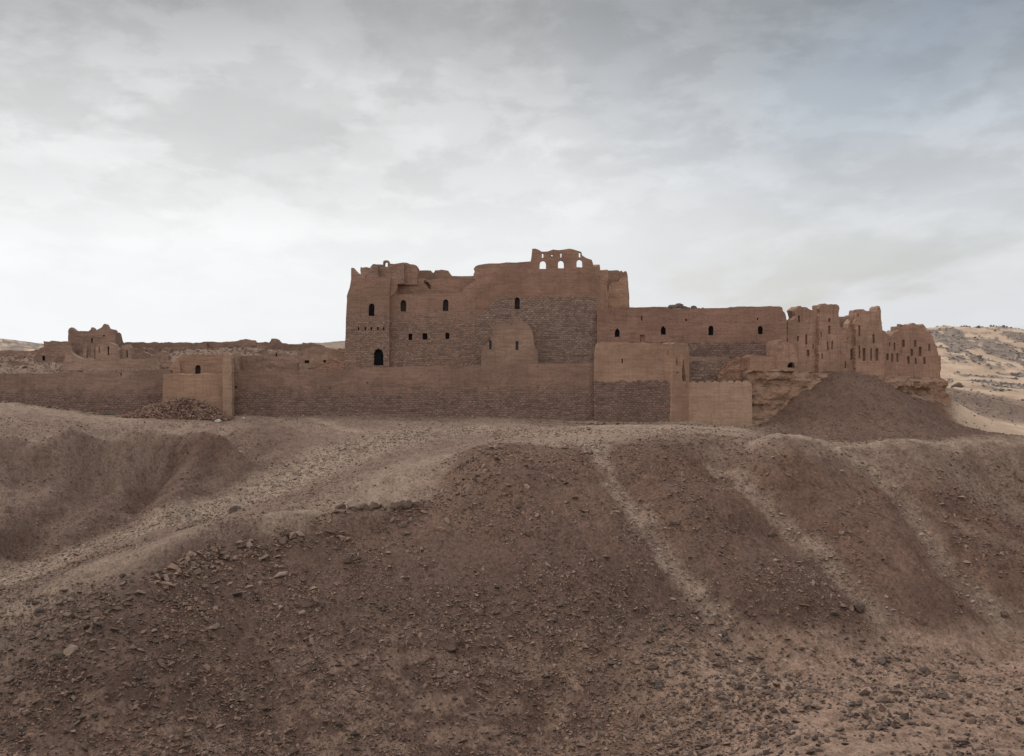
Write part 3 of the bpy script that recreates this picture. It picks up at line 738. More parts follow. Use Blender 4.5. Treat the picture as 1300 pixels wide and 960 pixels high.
def bars(name, plane, hole, parent, mat, rec=0.35, nv=3, nh=2):
    hp = [plane.uz(*p) for p in hole]
    u0, u1 = min(p[0] for p in hp), max(p[0] for p in hp); z0, z1 = min(p[1] for p in hp), max(p[1] for p in hp)
    V_, Fs = [], []; org = parent.location
    def bx(ua, ub, za, zb):
        b0 = len(V_)
        for o in (rec, rec + 0.06):
            for u, z in ((ua, za), (ub, za), (ub, zb), (ua, zb)):
                q = plane.xyz(u, z, o); V_.append((q[0] - org[0], q[1] - org[1], q[2] - org[2]))
        for f in ((0, 1, 2, 3), (7, 6, 5, 4), (0, 4, 5, 1), (1, 5, 6, 2), (2, 6, 7, 3), (3, 7, 4, 0)): Fs.append([b0 + i for i in f])
    for i in range(nv):
        u = u0 + (u1 - u0) * (i + 1) / (nv + 1); bx(u - .03, u + .03, z0, z1 - 0.25)
    for i in range(nh):
        z = z0 + (z1 - z0) * (i + 0.8) / (nh + 1); bx(u0, u1, z - .03, z + .03)
    return link_mesh(name, V_, Fs, mat, parent, uv=[(0, 0)] * len(V_))

# ================================================================== enclosure wall
EB = 533
t = thing('enclosure_wall', 104, 520, 205, 'long low brown brick wall at the left edge, running to the plaster buttress', 'wall', 'enclosure walls')
pl = Plane(-260, 206, 215, 205)
slab('wall', pl, [(-260, EB), (215, EB), (215, 469.5), (190, 470), (130, 470.5), (100, 472), (84, 472.5), (50, 474), (0, 474.5), (-80, 474), (-160, 476), (-260, 475)], M['enclosure_left'], t, 1.6, off=0.3, jit=0.07, batter=0.35,
     holes=[rect(152, 475, 1.6, 4)])

t = thing('wall_buttress', 250, 526, 202, 'smooth plastered block projecting from the wall behind the brick heap', 'buttress')
pl = Plane(207, 202.2, 294, 202.2)
slab('block', pl, [(206.5, 534), (286, 534), (286, 475), (262, 474.5), (240, 475), (207, 475)], M['plaster'], t, 3.2, jit=0.06, disp=0.05, batter=0.1)
t = thing('wall_pillar', 288, 526, 202, 'narrow plaster pillar standing at the right side of the buttress', 'pillar')
pl = Plane(281, 201.7, 296, 201.9)
slab('shaft', pl, [(282.5, 534), (294.5, 534), (294, 480), (293.6, 455), (292, 450), (288, 448.5), (284, 449.5), (282.5, 455)], M['plaster_light'], t, 3.6, jit=0.07, disp=0.06, batter=0.15, step=0.35)

t = thing('enclosure_wall', 520, 528, 205, 'longest brown brick wall below the keep, between the pillar and the taller end wall', 'wall', 'enclosure walls')
pl = Plane(290, 205, 760, 205)
slab('wall', pl, [(290, 536), (500, 536), (620, 541), (760, 546), (760, 461), (700, 461.6), (640, 462.5), (560, 464.5), (500, 466), (430, 468.5), (380, 469.5), (330, 470.5), (290, 470.5)], M['enclosure'], t, 1.8, off=0.3, jit=0.09, batter=0.3,
     holes=[rect(298.5, 491.5, 2, 3.5), rect(418, 493, 1.4, 1.6), rect(466, 486, 1.2, 1.6)])

t = thing('enclosure_wall', 805, 538, 205, 'tall rounded-top end of the brick wall, plastered above and brick below', 'wall', 'enclosure walls')
pl = Plane(754, 204.6, 853, 204.6)
slab('wall', pl, [(754, 549), (853, 549), (853.2, 437), (851, 435.6), (846, 436.6), (830, 436), (805, 435), (785, 434.2), (765, 434), (759, 435.5), (757, 440), (755.5, 452), (754, 470)], M['end_wall'], t, 3.4, jit=0.05, disp=0.08, batter=0.25,
     holes=[rect(848.6, 449, 1.8, 7), rect(790, 458.5, 1.5, 6)])
pl2 = Plane(852.6, 204.4, 875, 209.5)
hol = [[(857.8, 462), (859, 450), (860, 462), (859.4, 466)], [(866, 480), (867, 456), (868.4, 458), (871, 484), (868, 485)], rect(859.8, 473, 2, 2)]
slab('end_pier', pl2, [(852.8, 549), (875.5, 549), (875.5, 490), (875, 455), (874.4, 442), (873, 437), (869, 435.5), (857, 435), (853.5, 437)], M['plaster'], t, 2.0, jit=0.05, disp=0.08, step=0.4, holes=hol)
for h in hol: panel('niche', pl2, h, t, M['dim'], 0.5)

t = thing('plaster_wall', 915, 541, 209, 'low plain plaster wall with scalloped top, right of the rounded wall end', 'wall')
pl = Plane(874, 209.3, 955, 209.3)
top = [(954.5, 487.5)]
xx = 954
while xx > 876:
    top += [(xx - 2, 486.2), (xx - 4, 484.4), (xx - 7, 484.0), (xx - 9, 486.0)]; xx -= 9.5
slab('wall', pl, [(873, 552), (955.5, 552), (955, 520)] + top + [(873, 486)], M['plaster_light'], t, 2.2, jit=0.04, disp=0.06, batter=0.15)

# ================================================================== terrace walls under the long building
t = thing('terrace_wall', 905, 487, 214, 'rough stone terrace wall with a pale rim, above the scalloped plaster wall', 'wall', 'terrace walls')
pl = Plane(868, 214, 930, 214)
slab('wall', pl, [(868, 500), (928, 500), (928, 458), (924, 452), (905, 452), (890, 453), (868, 453)], M['stone'], t, 3.0, jit=0.06, disp=0.16)
t = thing('terrace_wall', 940, 487, 213, 'reddish crumbling brick terrace wall, right of the rough stone one', 'wall', 'terrace walls')
pl = Plane(922, 213.2, 956, 213)
slab('wall', pl, [(922, 500), (956, 500), (956, 453), (946, 454), (940, 452.5), (932, 454.5), (925, 454), (920, 462), (914, 472), (911, 480), (911, 500)][0:11], M['redbrick'], t, 2.8, jit=0.16, disp=0.2)
t = thing('terrace_wall', 970, 476, 212, 'smooth plaster terrace wall standing on the left sandstone ledge', 'wall', 'terrace walls')
pl = Plane(951, 211.8, 1000, 213)
slab('wall', pl, [(951, 486), (1000, 486), (1000, 466), (991, 462), (989, 455), (984, 453.5), (975, 453), (965, 451.2), (956, 451), (952, 453.5)], M['plaster'], t, 4.0, jit=0.09, disp=0.12)
t = thing('tower_stump', 1000, 475, 211.5, 'crumbling plaster stump with a dark hollow at its foot, beside the ruined range', 'ruin')
pl = Plane(986, 212.2, 1014, 214)
hol = [[(999.5, 467), (1009.5, 467), (1008, 461), (1004, 459.5), (1001, 462)]]
slab('wall', pl, [(985, 480), (1014, 480), (1013, 460), (1011, 448), (1008, 440), (1003, 436), (998, 434), (994, 432), (989, 433), (987, 437), (986.5, 455)], M['range'], t, 3.2, jit=0.14, disp=0.22, holes=hol)
panel('hollow', pl, hol[0], t, M['dark'], 0.8)

# ================================================================== keep
K = thing('keep', 595, 462, 224, 'massive brown mud-brick keep with broken parapets and three arched openings on top', 'fortress')
KB = 474
# round-cornered left tower
pT = Plane(436, 222.4, 494, 221.6)
win = [arch(471.3, 393.3, 7.4, 16)]
door = [arch(480.4, 453.5, 12.4, 21)]
small = [rect(455 + i * 8.0 + (0.6 if i % 2 else 0), 417.5, 2.2, 4.2) for i in range(5)]
slab('tower', pT, [(435.2, KB), (494, KB), (494, 371), (494.5, 360), (496, 352.4), (489, 351.6), (470, 352.4), (462, 352.8), (457, 349), (453.5, 346.4), (449.5, 342.5), (447.5, 340), (445, 340.2), (445, 354), (443.6, 364), (441, 371), (439.6, 376), (438.4, 400), (436.8, 440)], M['keep'], K, 1.5,
     holes=win + door + small, jit=0.05, batter=0.3, fn=lambda u, z: 0.7 * np.clip((1.6 - u) / 1.6, 0, 1) ** 2)
slab('tower_core', pT, [(436.6, KB), (493.6, KB), (493.6, 360), (492, 355), (470, 356), (452, 354), (446.6, 352), (445, 366), (441, 378), (439.4, 400), (438, 440)], M['keep'], K, 9, off=1.5, jit=0.05)
panel('window', pT, win[0], K, M['dark'], 0.6); bars('window_grille', pT, win[0], K, M['iron'], 0.4, 2, 2)
d_ = panel('door', pT, door[0], K, M['dark'], 0.9); bars('door_grille', pT, door[0], K, M['iron'], 0.5, 4, 3)
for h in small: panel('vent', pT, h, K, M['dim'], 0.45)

# low and tall front wall, one continuous face
pF = Plane(489, 222.8, 758, 222.8)
w_up = [arch(512, 388.2, 7.4, 14.5), arch(565.8, 387.4, 7.2, 15)]
w_lo = [rect(520.8, 427.8, 4.6, 8), rect(539.4, 427.2, 6, 8), rect(567.8, 426.7, 5, 8)]
w_t = [arch(656.6, 385.2, 6.6, 15.5)]
gal = [arch(689.2, 336, 8.2, 10.6), arch(712.4, 335.3, 7.6, 10), arch(735.8, 334.3, 7.6, 10)]
sl_ = [rect(689.2, 324.6, 1.9, 5.4), rect(712.4, 324.1, 1.4, 5.4), rect(736, 323.7, 2.4, 6)]
rd = [arch(701, 324, 2.2, 2.2)]
slab('front_wall', pF, [(489.8, KB), (605, KB), (605, 356), (600, 358), (594, 362), (589, 366), (586, 372.3), (560, 373.0), (520, 373.6), (503, 374), (498, 371.5), (490, 372.4), (489.6, 400)], M['keep'], K, 1.4, holes=w_up + w_lo, jit=0.05, disp=0.08, batter=0.25)
tall = [(604.6, KB), (757.5, KB), (757.4, 420), (756.4, 376), (754.6, 346), (752.4, 333.5), (751, 330), (744, 327.5), (739, 324.5), (738, 320), (731, 317.3), (723, 315.4), (716, 316.4), (710, 317.8), (702, 316.8), (696, 319), (688, 319.6), (683, 317), (679.5, 315.5), (675.6, 315.6), (675, 325), (673.6, 331.6), (660, 333), (643, 333.4), (630, 334.4), (618, 334.6), (606, 336.5), (603, 338), (601, 341), (602.5, 345), (601, 348), (601.2, 353), (604.6, 356.4)]
slab('front_wall', pF, tall, M['keep_tall'], K, 1.4, holes=w_t + gal + sl_ + rd, jit=0.045, disp=0.09, batter=0.2)
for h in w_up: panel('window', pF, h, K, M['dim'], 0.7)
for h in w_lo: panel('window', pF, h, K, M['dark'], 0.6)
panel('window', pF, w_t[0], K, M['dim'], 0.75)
# rooms behind
slab('room_block', pF, [(492, KB), (603, KB), (603, 360), (596, 366), (590, 375), (500, 376), (492, 376)], M['keep'], K, 6.5, off=1.45, jit=0.05)
slab('room_block', pF, [(604, KB), (755, KB), (755, 348), (700, 346), (640, 347), (606, 348)], M['keep'], K, 9, off=1.45, jit=0.05)
# sloping parapet between tower and low front
pS = Plane(488, 222.2, 508, 223.4)
slab('stair_parapet', pS, [(490.5, 376), (497, 376), (501, 372), (504.6, 364), (505, 353), (500, 352), (496.5, 355), (494.5, 362), (492, 370)], M['plaster'], K, 8.4, jit=0.05, step=0.35)
# set-back upper storey
pU = Plane(500, 231, 606, 231)
brch = [[(538, 356.6), (541, 355.4), (543.6, 358.4), (546.6, 362.0), (546.8, 367.6), (544, 366.4), (541.8, 362.4), (539, 360)]]
slab('upper_wall', pU, [(500, 385), (607, 385), (607, 352), (599, 353.8), (585, 354.0), (572, 353.6), (552, 354), (547.6, 356), (544.5, 355.6), (538, 353.6), (522, 353.8), (500, 353)], M['keep'], K, 1.0, holes=brch, jit=0.06)
slab('upper_room', pU, [(501, 385), (606, 385), (606, 358), (552, 357), (500, 357)], M['keep'], K, 3.2, off=1.05, jit=0.05)
pV = Plane(524, 237, 606, 237)
slab('rear_wall', pV, [(520, 372), (606, 372), (606, 350), (590, 350.8), (574, 350.4), (571.5, 347.5), (569, 343.8), (560, 342.6), (552.5, 343), (550.6, 346.5), (549, 346.6), (547, 343.9), (538, 343.4), (520, 343)], M['keep'], K, 2.0, jit=0.07)
# broken walls standing on the tower roof
pR = Plane(452, 227.5, 530, 227.5)
slab('parapet', pR, [(457, 360), (480, 360), (480, 336), (474, 335.8), (471.6, 338), (469.5, 339.8), (465, 339.0), (461, 339.6), (458.6, 339.4), (457.6, 343), (458, 347)], M['ruin'], K, 1.2, jit=0.12, disp=0.2, step=0.35)
slab('parapet', pR, [(478.5, 360), (512, 360), (512, 332.2), (505, 333.6), (499, 334.2), (493.4, 333.6), (493.4, 331), (491.5, 329.6), (488.5, 329.4), (485.8, 330.4), (485, 333), (484.8, 335), (478.5, 335)], M['ruin'], K, 1.3, off=1.5, jit=0.06, disp=0.15, step=0.35, holes=[arch(489.2, 334.8, 3.6, 6.2)])
slab('parapet', pR, [(508, 360), (528, 360), (528.2, 337), (526.6, 334.6), (519, 333.4), (513, 331.6), (508, 332.6)], M['keep'], K, 5.5, off=3.0, jit=0.10, disp=0.15, step=0.4)
slab('parapet', pR, [(452, 360), (459, 360), (459, 350), (456, 347), (452, 348)], M['ruin'], K, 1.2, off=0.6, jit=0.1)
# stepped masses on the right side of the keep
pQ = Plane(755, 223.3, 771, 229)
slab('side_wall', pQ, [(755.5, 474), (771, 474), (771, 342.5), (766, 343.5), (763.4, 343.8), (761.4, 343), (761.2, 338), (759.6, 336), (757.4, 338), (756.6, 343.5), (755, 345)], M['plaster'], K, 1.6, jit=0.06, disp=0.14, step=0.4, fn=lambda u, z: 0.22 * np.sin(u * 2.6))
pX = Plane(764, 233, 800, 233)
slab('corner_tower', pX, [(764, 400), (799.5, 400), (798.6, 375), (797, 352), (795.6, 345), (793.5, 344), (791, 345.3), (788.6, 343.6), (786.5, 345), (784.5, 343.4), (776, 343.2), (764, 343.4)], M['keep'], K, 4.5, jit=0.06)
pY = Plane(768, 229.5, 800, 229.5)
slab('corner_tower', pY, [(770.5, 400), (798.8, 400), (798, 380), (796.4, 352), (793, 350.5), (789, 353), (786, 358), (781, 358.6), (776, 359.4), (774, 362), (773, 372), (770.8, 388)], M['plaster'], K, 3.4, jit=0.07, disp=0.15)
pZ = Plane(755, 224.5, 775, 226.5)

# vaulted annex at the foot of the keep
t = thing('vaulted_annex', 646, 463, 219, 'small plastered annex with a rounded vault, leaning on the tall front of the keep', 'building')
pA = Plane(610, 218.6, 682, 218.6)
w_a = [rect(622.5, 438, 3.2, 11), rect(656.3, 439, 3.6, 11)]
vault = [(683, KB), (683, 432), (680, 424)]
for i in range(0, 11):
    a = math.pi * i / 10
    vault.append((650.5 + 26 * math.cos(a), 424 - 18.6 * math.sin(a)))
slab('front', pA, [(610.5, KB)] + [(683, KB), (683, 447), (679, 440)] + vault[3:] + [(622, 432), (614, 440), (611, 448)], M['annex'], t, 1.2, holes=w_a, jit=0.05)
slab('vault', pA, [(614, KB)] + [(680, KB), (680, 447), (676, 438)] + [(x, y + 1) for x, y in vault[3:]] + [(625, 434), (617, 444)], M['annex'], t, 4.2, off=1.2, jit=0.04)
for h in w_a: panel('window', pA, h, t, M['greyblue'], 0.4)

# ================================================================== long building
t = thing('long_building', 878, 455, 219, 'long straight brick building with four small arched windows, right of the keep', 'building')
pL = Plane(757, 222.0, 999, 214.5)
w4 = [arch(783.6, 422.6, 6.4, 10.6, True), arch(842, 419.8, 6.4, 10.6, True), arch(902.4, 419.6, 6.2, 12.4), arch(965.2, 419.2, 6.0, 10.4)]
nich = [rect(815.4, 429.5, 6, 8.5), rect(814.6, 404, 1.6, 6), rect(871, 406.4, 2, 2.6), rect(961.6, 405, 1.6, 3)]
topl = [(998.6, 470), (998.8, 408), (997.4, 400), (996, 396.5), (993.6, 395), (992.6, 390.6), (989.5, 389.2), (978, 388.7), (962, 389.4), (945, 389.2), (927, 389.8), (922, 391), (905, 391.2), (890, 391.6), (868, 392), (850, 391.8), (846, 390), (830, 389.6), (810, 390.2), (795, 390.4), (789, 388.8), (783, 391.4), (770, 392), (757.5, 392)]
slab('front_wall', pL, [(757.5, 488)] + [(998.6, 488)] + topl, M['long'], t, 1.2, holes=w4 + nich, jit=0.05, disp=0.1)
slab('rooms', pL, [(758, 488), (997, 488), (996, 404), (990, 394), (900, 395), (770, 395.5), (758, 396)], M['long'], t, 6.5, off=1.2, jit=0.05)
for h in w4: panel('window', pL, h, t, M['dark'], 0.55); 
panel('niche', pL, nich[0], t, M['redbrick'], 0.35)
for h in nich[1:]: panel('slit', pL, h, t, M['dim'], 0.4)

# ================================================================== ruined range on the cliff
t = thing('ruined_range', 1095, 480, 222, 'roofless ruined range with jagged piers and slit niches, standing on the cliff', 'ruin')
pE = Plane(997, 216.5, 1194, 231)
def slot(x, y, w, h):
    return [(x - w / 2, y + h / 2), (x + w / 2, y + h / 2 - 0.4), (x + w / 2 - 0.15, y - h / 2 + 1.0), (x, y - h / 2), (x - w / 2 + 0.1, y - h / 2 + 1.1)]
slots = [(1014, 404.5, 2.6, 9), (1012.6, 430, 2.4, 7), (1023.6, 431, 3.8, 13), (1026, 448, 5, 9), (1033, 440, 1.8, 7), (1066, 446, 2, 12), (1073.5, 463, 2, 9), (1082, 450, 4, 14), (1076.5, 430, 2.2, 3), (1127, 453, 3, 9), (1133.5, 454, 3, 11.5), (1140.2, 454, 3.2, 11.5),
         (1147, 436, 4, 10), (1136.5, 440, 2.4, 10), (1153.4, 457, 3.2, 10), (1163, 458, 2.4, 8.4), (1174.2, 458, 3.2, 9.4), (1157.8, 447.5, 3.8, 9), (1168.4, 446, 4.2, 12), (1162.4, 436, 3.2, 9), (1130, 437, 2, 6), (1180, 441, 2, 9)]
hs = [slot(*s) for s in slots]
outl = [(997.5, 488), (1193, 494), (1192.6, 470), (1191, 452), (1188.6, 441), (1184, 430), (1181, 423), (1177.5, 420), (1176, 415), (1172, 411), (1166, 411.6), (1160.4, 410), (1157, 413), (1150, 412.6), (1143, 413), (1142, 419), (1137, 422), (1131, 427.4), (1127, 425), (1122, 421),
        (1118, 417), (1088, 416), (1084, 415), (1066, 415), (1064, 401), (1061, 400), (1041, 399), (1036.5, 400), (1034, 401), (1032, 394), (1026, 391.2), (1018, 389.4), (1016, 388.0), (1013, 390), (1010, 393), (1009.4, 402), (1007, 406), (1001.6, 405.6), (999.6, 412)]
slab('wall', pE, outl, M['range'], t, 0.8, holes=hs, jit=0.2, disp=0.09, step=0.35, fn=lambda u, z: 0.28 * np.array([vnoise(math.floor(q / 2.3) * 5.3, 0.5, 3.3).item() for q in (u + 0.25 * np.sin(z * 1.3)).ravel()]))
slab('wall_core', pE, [(x + (3 if x < 1010 else 0), y + 1.2) for x, y in outl], M['range'], t, 1.7, off=0.8, jit=0.10, disp=0.12)
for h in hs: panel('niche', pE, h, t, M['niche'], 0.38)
# projecting piers
def pier(px0, px1, pts, sl, th_=1.3, fwd=1.0):
    ya = 216.5 + (px0 - 997) / 197 * 14.5 - fwd; yb = 216.5 + (px1 - 997) / 197 * 14.5 - fwd
    pp = Plane(px0, ya, px1, yb); hh = [slot(*s) for s in sl]
    slab('pier', pp, pts, M['range'], t, 0.7, holes=hh, jit=0.18, disp=0.08, step=0.35)
    slab('pier_core', pp, [(x, y + 1.0) for x, y in pts], M['range'], t, th_, off=0.7, jit=0.08, disp=0.1)
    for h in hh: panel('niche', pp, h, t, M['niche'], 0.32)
pier(1039, 1067, [(1038.5, 488), (1068, 488), (1066.6, 440), (1065.4, 400), (1064.6, 388.4), (1060, 387), (1050, 386.6), (1042, 386.0), (1040.6, 387), (1040.2, 420)], [(1053, 418.6, 2.8, 11), (1051.2, 439, 2, 12), (1056.6, 438, 2.2, 12), (1052.8, 406.5, 2.8, 6), (1044, 452, 2, 8), (1042.5, 425, 1.6, 8)])
pier(1086, 1121, [(1085.8, 488), (1122, 488), (1121.8, 430), (1120, 410), (1118.4, 396), (1118, 388.8), (1115.6, 387.8), (1113.4, 390), (1112.6, 394), (1105, 394.2), (1093, 392.8), (1087.4, 392.4), (1086.6, 400)], [(1097, 450, 4, 17), (1091, 447, 2.2, 17), (1106, 450, 2.2, 16), (1113.4, 450, 4, 16), (1109, 430, 3, 12), (1091, 420, 2.6, 14), (1089.5, 400, 1.8, 5)])
# inner wall and pale vault remnant seen between the piers
pI = Plane(1060, 229, 1092, 230)
slab('inner_wall', pI, [(1062, 430), (1090, 430), (1090, 402), (1080, 401.6), (1077.5, 400), (1075, 401.6), (1062, 402)], M['ruin'], t, 1.4, jit=0.08)
pJ = Plane(1074, 223.0, 1090, 223.8)
slab('vault_remnant', pJ, [(1076, 425), (1089, 425), (1089, 406), (1086, 404.6), (1082, 405), (1079, 407.6), (1077, 411)], M['plaster_light'], t, 1.6, jit=0.05)
slab('corner_mass', Plane(1186, 230.5, 1197, 232), [(1187, 494), (1197, 494), (1196.6, 470), (1195.5, 452), (1191, 450), (1188, 454)], M['redbrick'], t, 5, off=0.4, jit=0.15, disp=0.25, step=0.35)

# ================================================================== left ruins
t = thing('gabled_ruin', 117, 437, 240, 'tallest ruin on the left with broken horned gables and a slit of sky', 'ruin')
pG = Plane(84, 240, 149, 240)
slab('wall', pG, [(85.5, 452), (148, 452), (147.5, 440), (146.2, 432), (145.8, 420), (144, 418.6), (140.5, 418), (137, 416.8), (134.6, 412.6), (132.4, 411), (130.4, 412.8), (129.4, 415.6), (124, 418), (120.8, 420.4), (118.6, 417.4), (116.4, 415.6), (114.8, 418.8), (112, 420.4), (103, 420.2), (96.4, 420), (93.4, 417.6), (90.2, 415.6), (87.4, 417.6), (86.4, 421), (86.6, 434)], M['ruin'], t, 1.6, jit=0.07, disp=0.15, step=0.35, holes=[rect(116.6, 432.4, 2.2, 5.6), arch(132, 426, 2, 2.6)])
slab('cross_wall', Plane(141, 240.5, 149, 249), [(141, 452), (149.4, 452), (149, 436), (146, 424), (142, 422)], M['ruin'], t, 1.2, jit=0.1)

def lw(name, label, cat, px0, px1, Ya, Yb, pts, mat, thick=1.2, holes=(), hm='dim', jit=0.14, disp=0.16, group=None, step=0.4, part='wall'):
    lo = max(p[1] for p in pts)
    t = thing(name, (px0 + px1) / 2, lo - 4, (Ya + Yb) / 2, label, cat, group)
    pp = Plane(px0, Ya, px1, Yb)
    slab(part, pp, pts, mat, t, thick, holes=holes, jit=jit, disp=disp, step=step)
    if hm:
        for h in holes: panel('niche', pp, h, t, M[hm], 0.45)
    return t
def ragged(x0, x1, ys, bottom, seed, amp=1.0, n=14):
    rg = random.Random(seed); pts = [(x0, bottom), (x1, bottom)]
    k = n
    for i in range(k + 1):
        f = 1 - i / k; x = x0 + (x1 - x0) * f
        y = np.interp(x, [a for a, _ in ys], [c for _, c in ys]) + rg.uniform(-amp, amp)
        pts.append((x, float(y)))
        if rg.random() < 0.35 and i < k: pts.append((x - 0.4, float(y + rg.uniform(-1.3, 1.3) * amp)))
    return pts

GR = 'ruined inner walls on the left'
lw('ruined_wall', 'flat-topped brick wall immediately left of the horned gable ruin', 'ruin', 46, 92, 236, 236, [(46, 462), (92, 462), (91, 434), (84, 433.2), (74, 433.4), (66, 432.6), (63, 434.6), (55.5, 434), (55, 440), (50, 443), (47, 450)], M['ruin'], 1.6, group=GR)
lw('ruined_wall', 'crumbled low brick wall at the far left edge of the ruins', 'ruin', -60, 56, 238, 236, ragged(-60, 56, [(-60, 446), (0, 446), (20, 444.4), (40, 445.5), (56, 443.5)], 466, 3, 0.7, 24), M['ruin'], 1.4, group=GR)
lw('ruined_wall', 'jagged long brick wall on the skyline from the gable ruin to the middle mound', 'ruin', 146, 262, 250, 250, ragged(146, 262, [(146, 436), (160, 434.6), (190, 434.8), (245, 435), (262, 434)], 460, 5, 0.5, 26), M['ruin'], 1.6, group=GR)
lw('ruined_wall', 'skyline brick wall with a stepped crest above the plaster chapel and the pillar', 'ruin', 258, 330, 251, 251, [(258, 462), (331, 462), (330, 437), (324, 434.8), (322.6, 431.6), (318, 431), (309, 431.8), (300, 433.4), (288, 434.4), (281, 435), (270, 433.8), (258, 434.4)], M['ruin'], 1.8, jit=0.2, group=GR)
lw('ruined_wall', 'low skyline wall with a rounded hump in its middle, left of the keep', 'ruin', 326, 415, 249, 249, [(326, 462), (414, 462), (412, 442), (410.6, 439.6), (406, 436.6), (400, 435.6), (393, 435.4), (391, 437), (385, 435.2), (383, 437.4), (378, 436.8), (372, 437), (365, 436.4), (357, 436.4), (354.4, 434), (353, 431), (349, 429.8), (345, 430.4), (342, 435), (334, 435), (326, 434.6)], M['ruin'], 1.8, jit=0.16, group=GR)
lw('ruined_wall', 'sunken plastered wall with an upswept left end, just above the brick wall top', 'ruin', 74, 200, 222, 222,
   [(74, 478), (204, 478), (202, 463), (196, 455.4), (180, 455.6), (150, 455.8), (120, 455.6), (104, 455), (97, 452.5), (91, 448), (87, 442.5), (85, 439), (83.2, 441), (82.6, 452), (80.5, 462), (76, 470)], M['ruin_pale'], 1.4, jit=0.06, disp=0.08, group=GR)
lw('ruined_wall', 'rubble-built wall with two dark openings at the far left', 'ruin', 42, 86, 228, 228, [(42, 478), (86, 478), (86, 448), (80, 446.5), (74, 447), (66, 448.5), (58, 449.6), (50, 448.5), (45, 450), (43, 456)], M['ruin'], 1.6, holes=[rect(55.5, 456.5, 3.6, 9), rect(68.6, 463.4, 4.6, 5)], hm='dark', group=GR)
lw('broken_pillar', 'left one of two slim plaster pillars in front of the gable ruin', 'pillar', 104, 112, 232, 232, [(106, 462), (110, 462), (110, 439), (109.4, 436.4), (106.8, 436.2), (106, 439)], M['ruin_pale'], 0.8, jit=0.06, group='slim pillars in front of the gable ruin', step=0.3, part='shaft')
lw('broken_pillar', 'right one of two slim plaster pillars in front of the gable ruin', 'pillar', 114, 122, 232, 232, [(115.6, 462), (119.4, 462), (119.2, 440), (118.6, 437), (116.4, 437), (115.6, 440)], M['ruin_pale'], 0.8, jit=0.06, group='slim pillars in front of the gable ruin', step=0.3, part='shaft')
lw('ruined_wall', 'pale plaster stub with narrow slits in front of the gable ruin', 'ruin', 120, 154, 230, 230, [(121.5, 462), (152, 462), (151.6, 444), (148, 441.5), (146, 438), (142, 436.5), (137, 435.2), (130, 435.6), (124, 437), (121.6, 441)], M['ruin_pale'], 1.8, holes=[rect(137.6, 445.5, 2, 11), rect(126, 444, 1.2, 8)], jit=0.08, group=GR)
lw('ruined_wall', 'pale curved plaster end with one slit, right of the slit stub', 'ruin', 152, 170, 231, 231, [(152, 462), (168, 462), (167, 450), (165.6, 442), (163, 438), (158, 437.6), (154, 439), (152.4, 445)], M['ruin_pale'], 2.2, holes=[rect(161, 449, 1.6, 9)], jit=0.08, group=GR)
lw('ruined_wall', 'broken brick wall stump between the slit stub and the plaster chapel', 'ruin', 172, 214, 228, 228, ragged(172, 214, [(172, 449), (182, 446), (194, 451), (205, 446), (211, 446), (214, 452)], 472, 17, 1.0, 12), M['ruin'], 1.8, group=GR)
for x0, x1, Y_, yt, yb, mt, sd_, hl, lb in [
    (-20, 40, 226, 456, 480, 'ruin', 61, [], 'low crumbled wall fragment at the far left edge, just above the brick wall'),
    (20, 48, 232, 449.5, 470, 'ruin', 62, [rect(31, 455, 2, 4)], 'broken wall stub with a small hole, left of the wall with dark openings'),
    (166, 216, 243, 440.5, 462, 'ruin', 63, [rect(186, 447, 2.4, 4), rect(203, 446, 2, 4)], 'uneven wall with two small holes below the skyline wall, left of the chapel'),
    (196, 220, 224, 456, 476, 'ruin_pale', 64, [], 'pale low wall stub touching the left side of the chapel'),
    (262, 302, 243, 441.5, 462, 'ruin', 65, [rect(283, 447, 2.5, 4)], 'broken wall with a hole seen above the chapel roof, left of the pillar top'),
    (300, 340, 238, 443, 466, 'ruin', 66, [rect(318, 448.6, 3, 3.4)], 'broken wall with a square hole, below the stepped skyline crest'),
    (334, 372, 237, 445.5, 468, 'ruin', 67, [rect(351, 451.4, 2.2, 4)], 'broken wall below the rounded skyline hump'),
    (306, 352, 224, 457, 478, 'ruin', 68, [], 'lowest crumbled wall strip right of the pillar, just above the brick wall'),
    (346, 392, 222, 461, 478, 'ruin_pale', 69, [], 'pale crumbled strip of wall just above the brick wall, left of the dark recess'),
    (384, 412, 238, 443.6, 462, 'ruin', 70, [], 'short broken wall behind the sloping plastered ruin'),
    (418, 440, 240, 442.5, 462, 'ruin', 71, [rect(428, 447, 2, 3.6)], 'small holed wall stub close to the left edge of the keep'),
    (60, 84, 244, 441, 462, 'ruin_pale', 72, [rect(72, 446, 1.8, 4)], 'small pale wall left of the upswept plaster wall end')]:
    rg_ = random.Random(sd_)
    ys_k = [(x0, yt + rg_.uniform(0, 5))] + [(x0 + (x1 - x0) * k / 5, yt + rg_.choice([0, 0.5, 2.0, 3.5])) for k in range(1, 5)] + [(x1, yt + rg_.uniform(1, 6))]
    lw('ruined_wall', lb, 'ruin', x0, x1, Y_, Y_ + rg_.uniform(-1.5, 1.5), ragged(x0, x1, ys_k, yb, sd_, 0.6, max(6, int((x1 - x0) / 3))), M[mt], 1.2, holes=hl, group=GR)
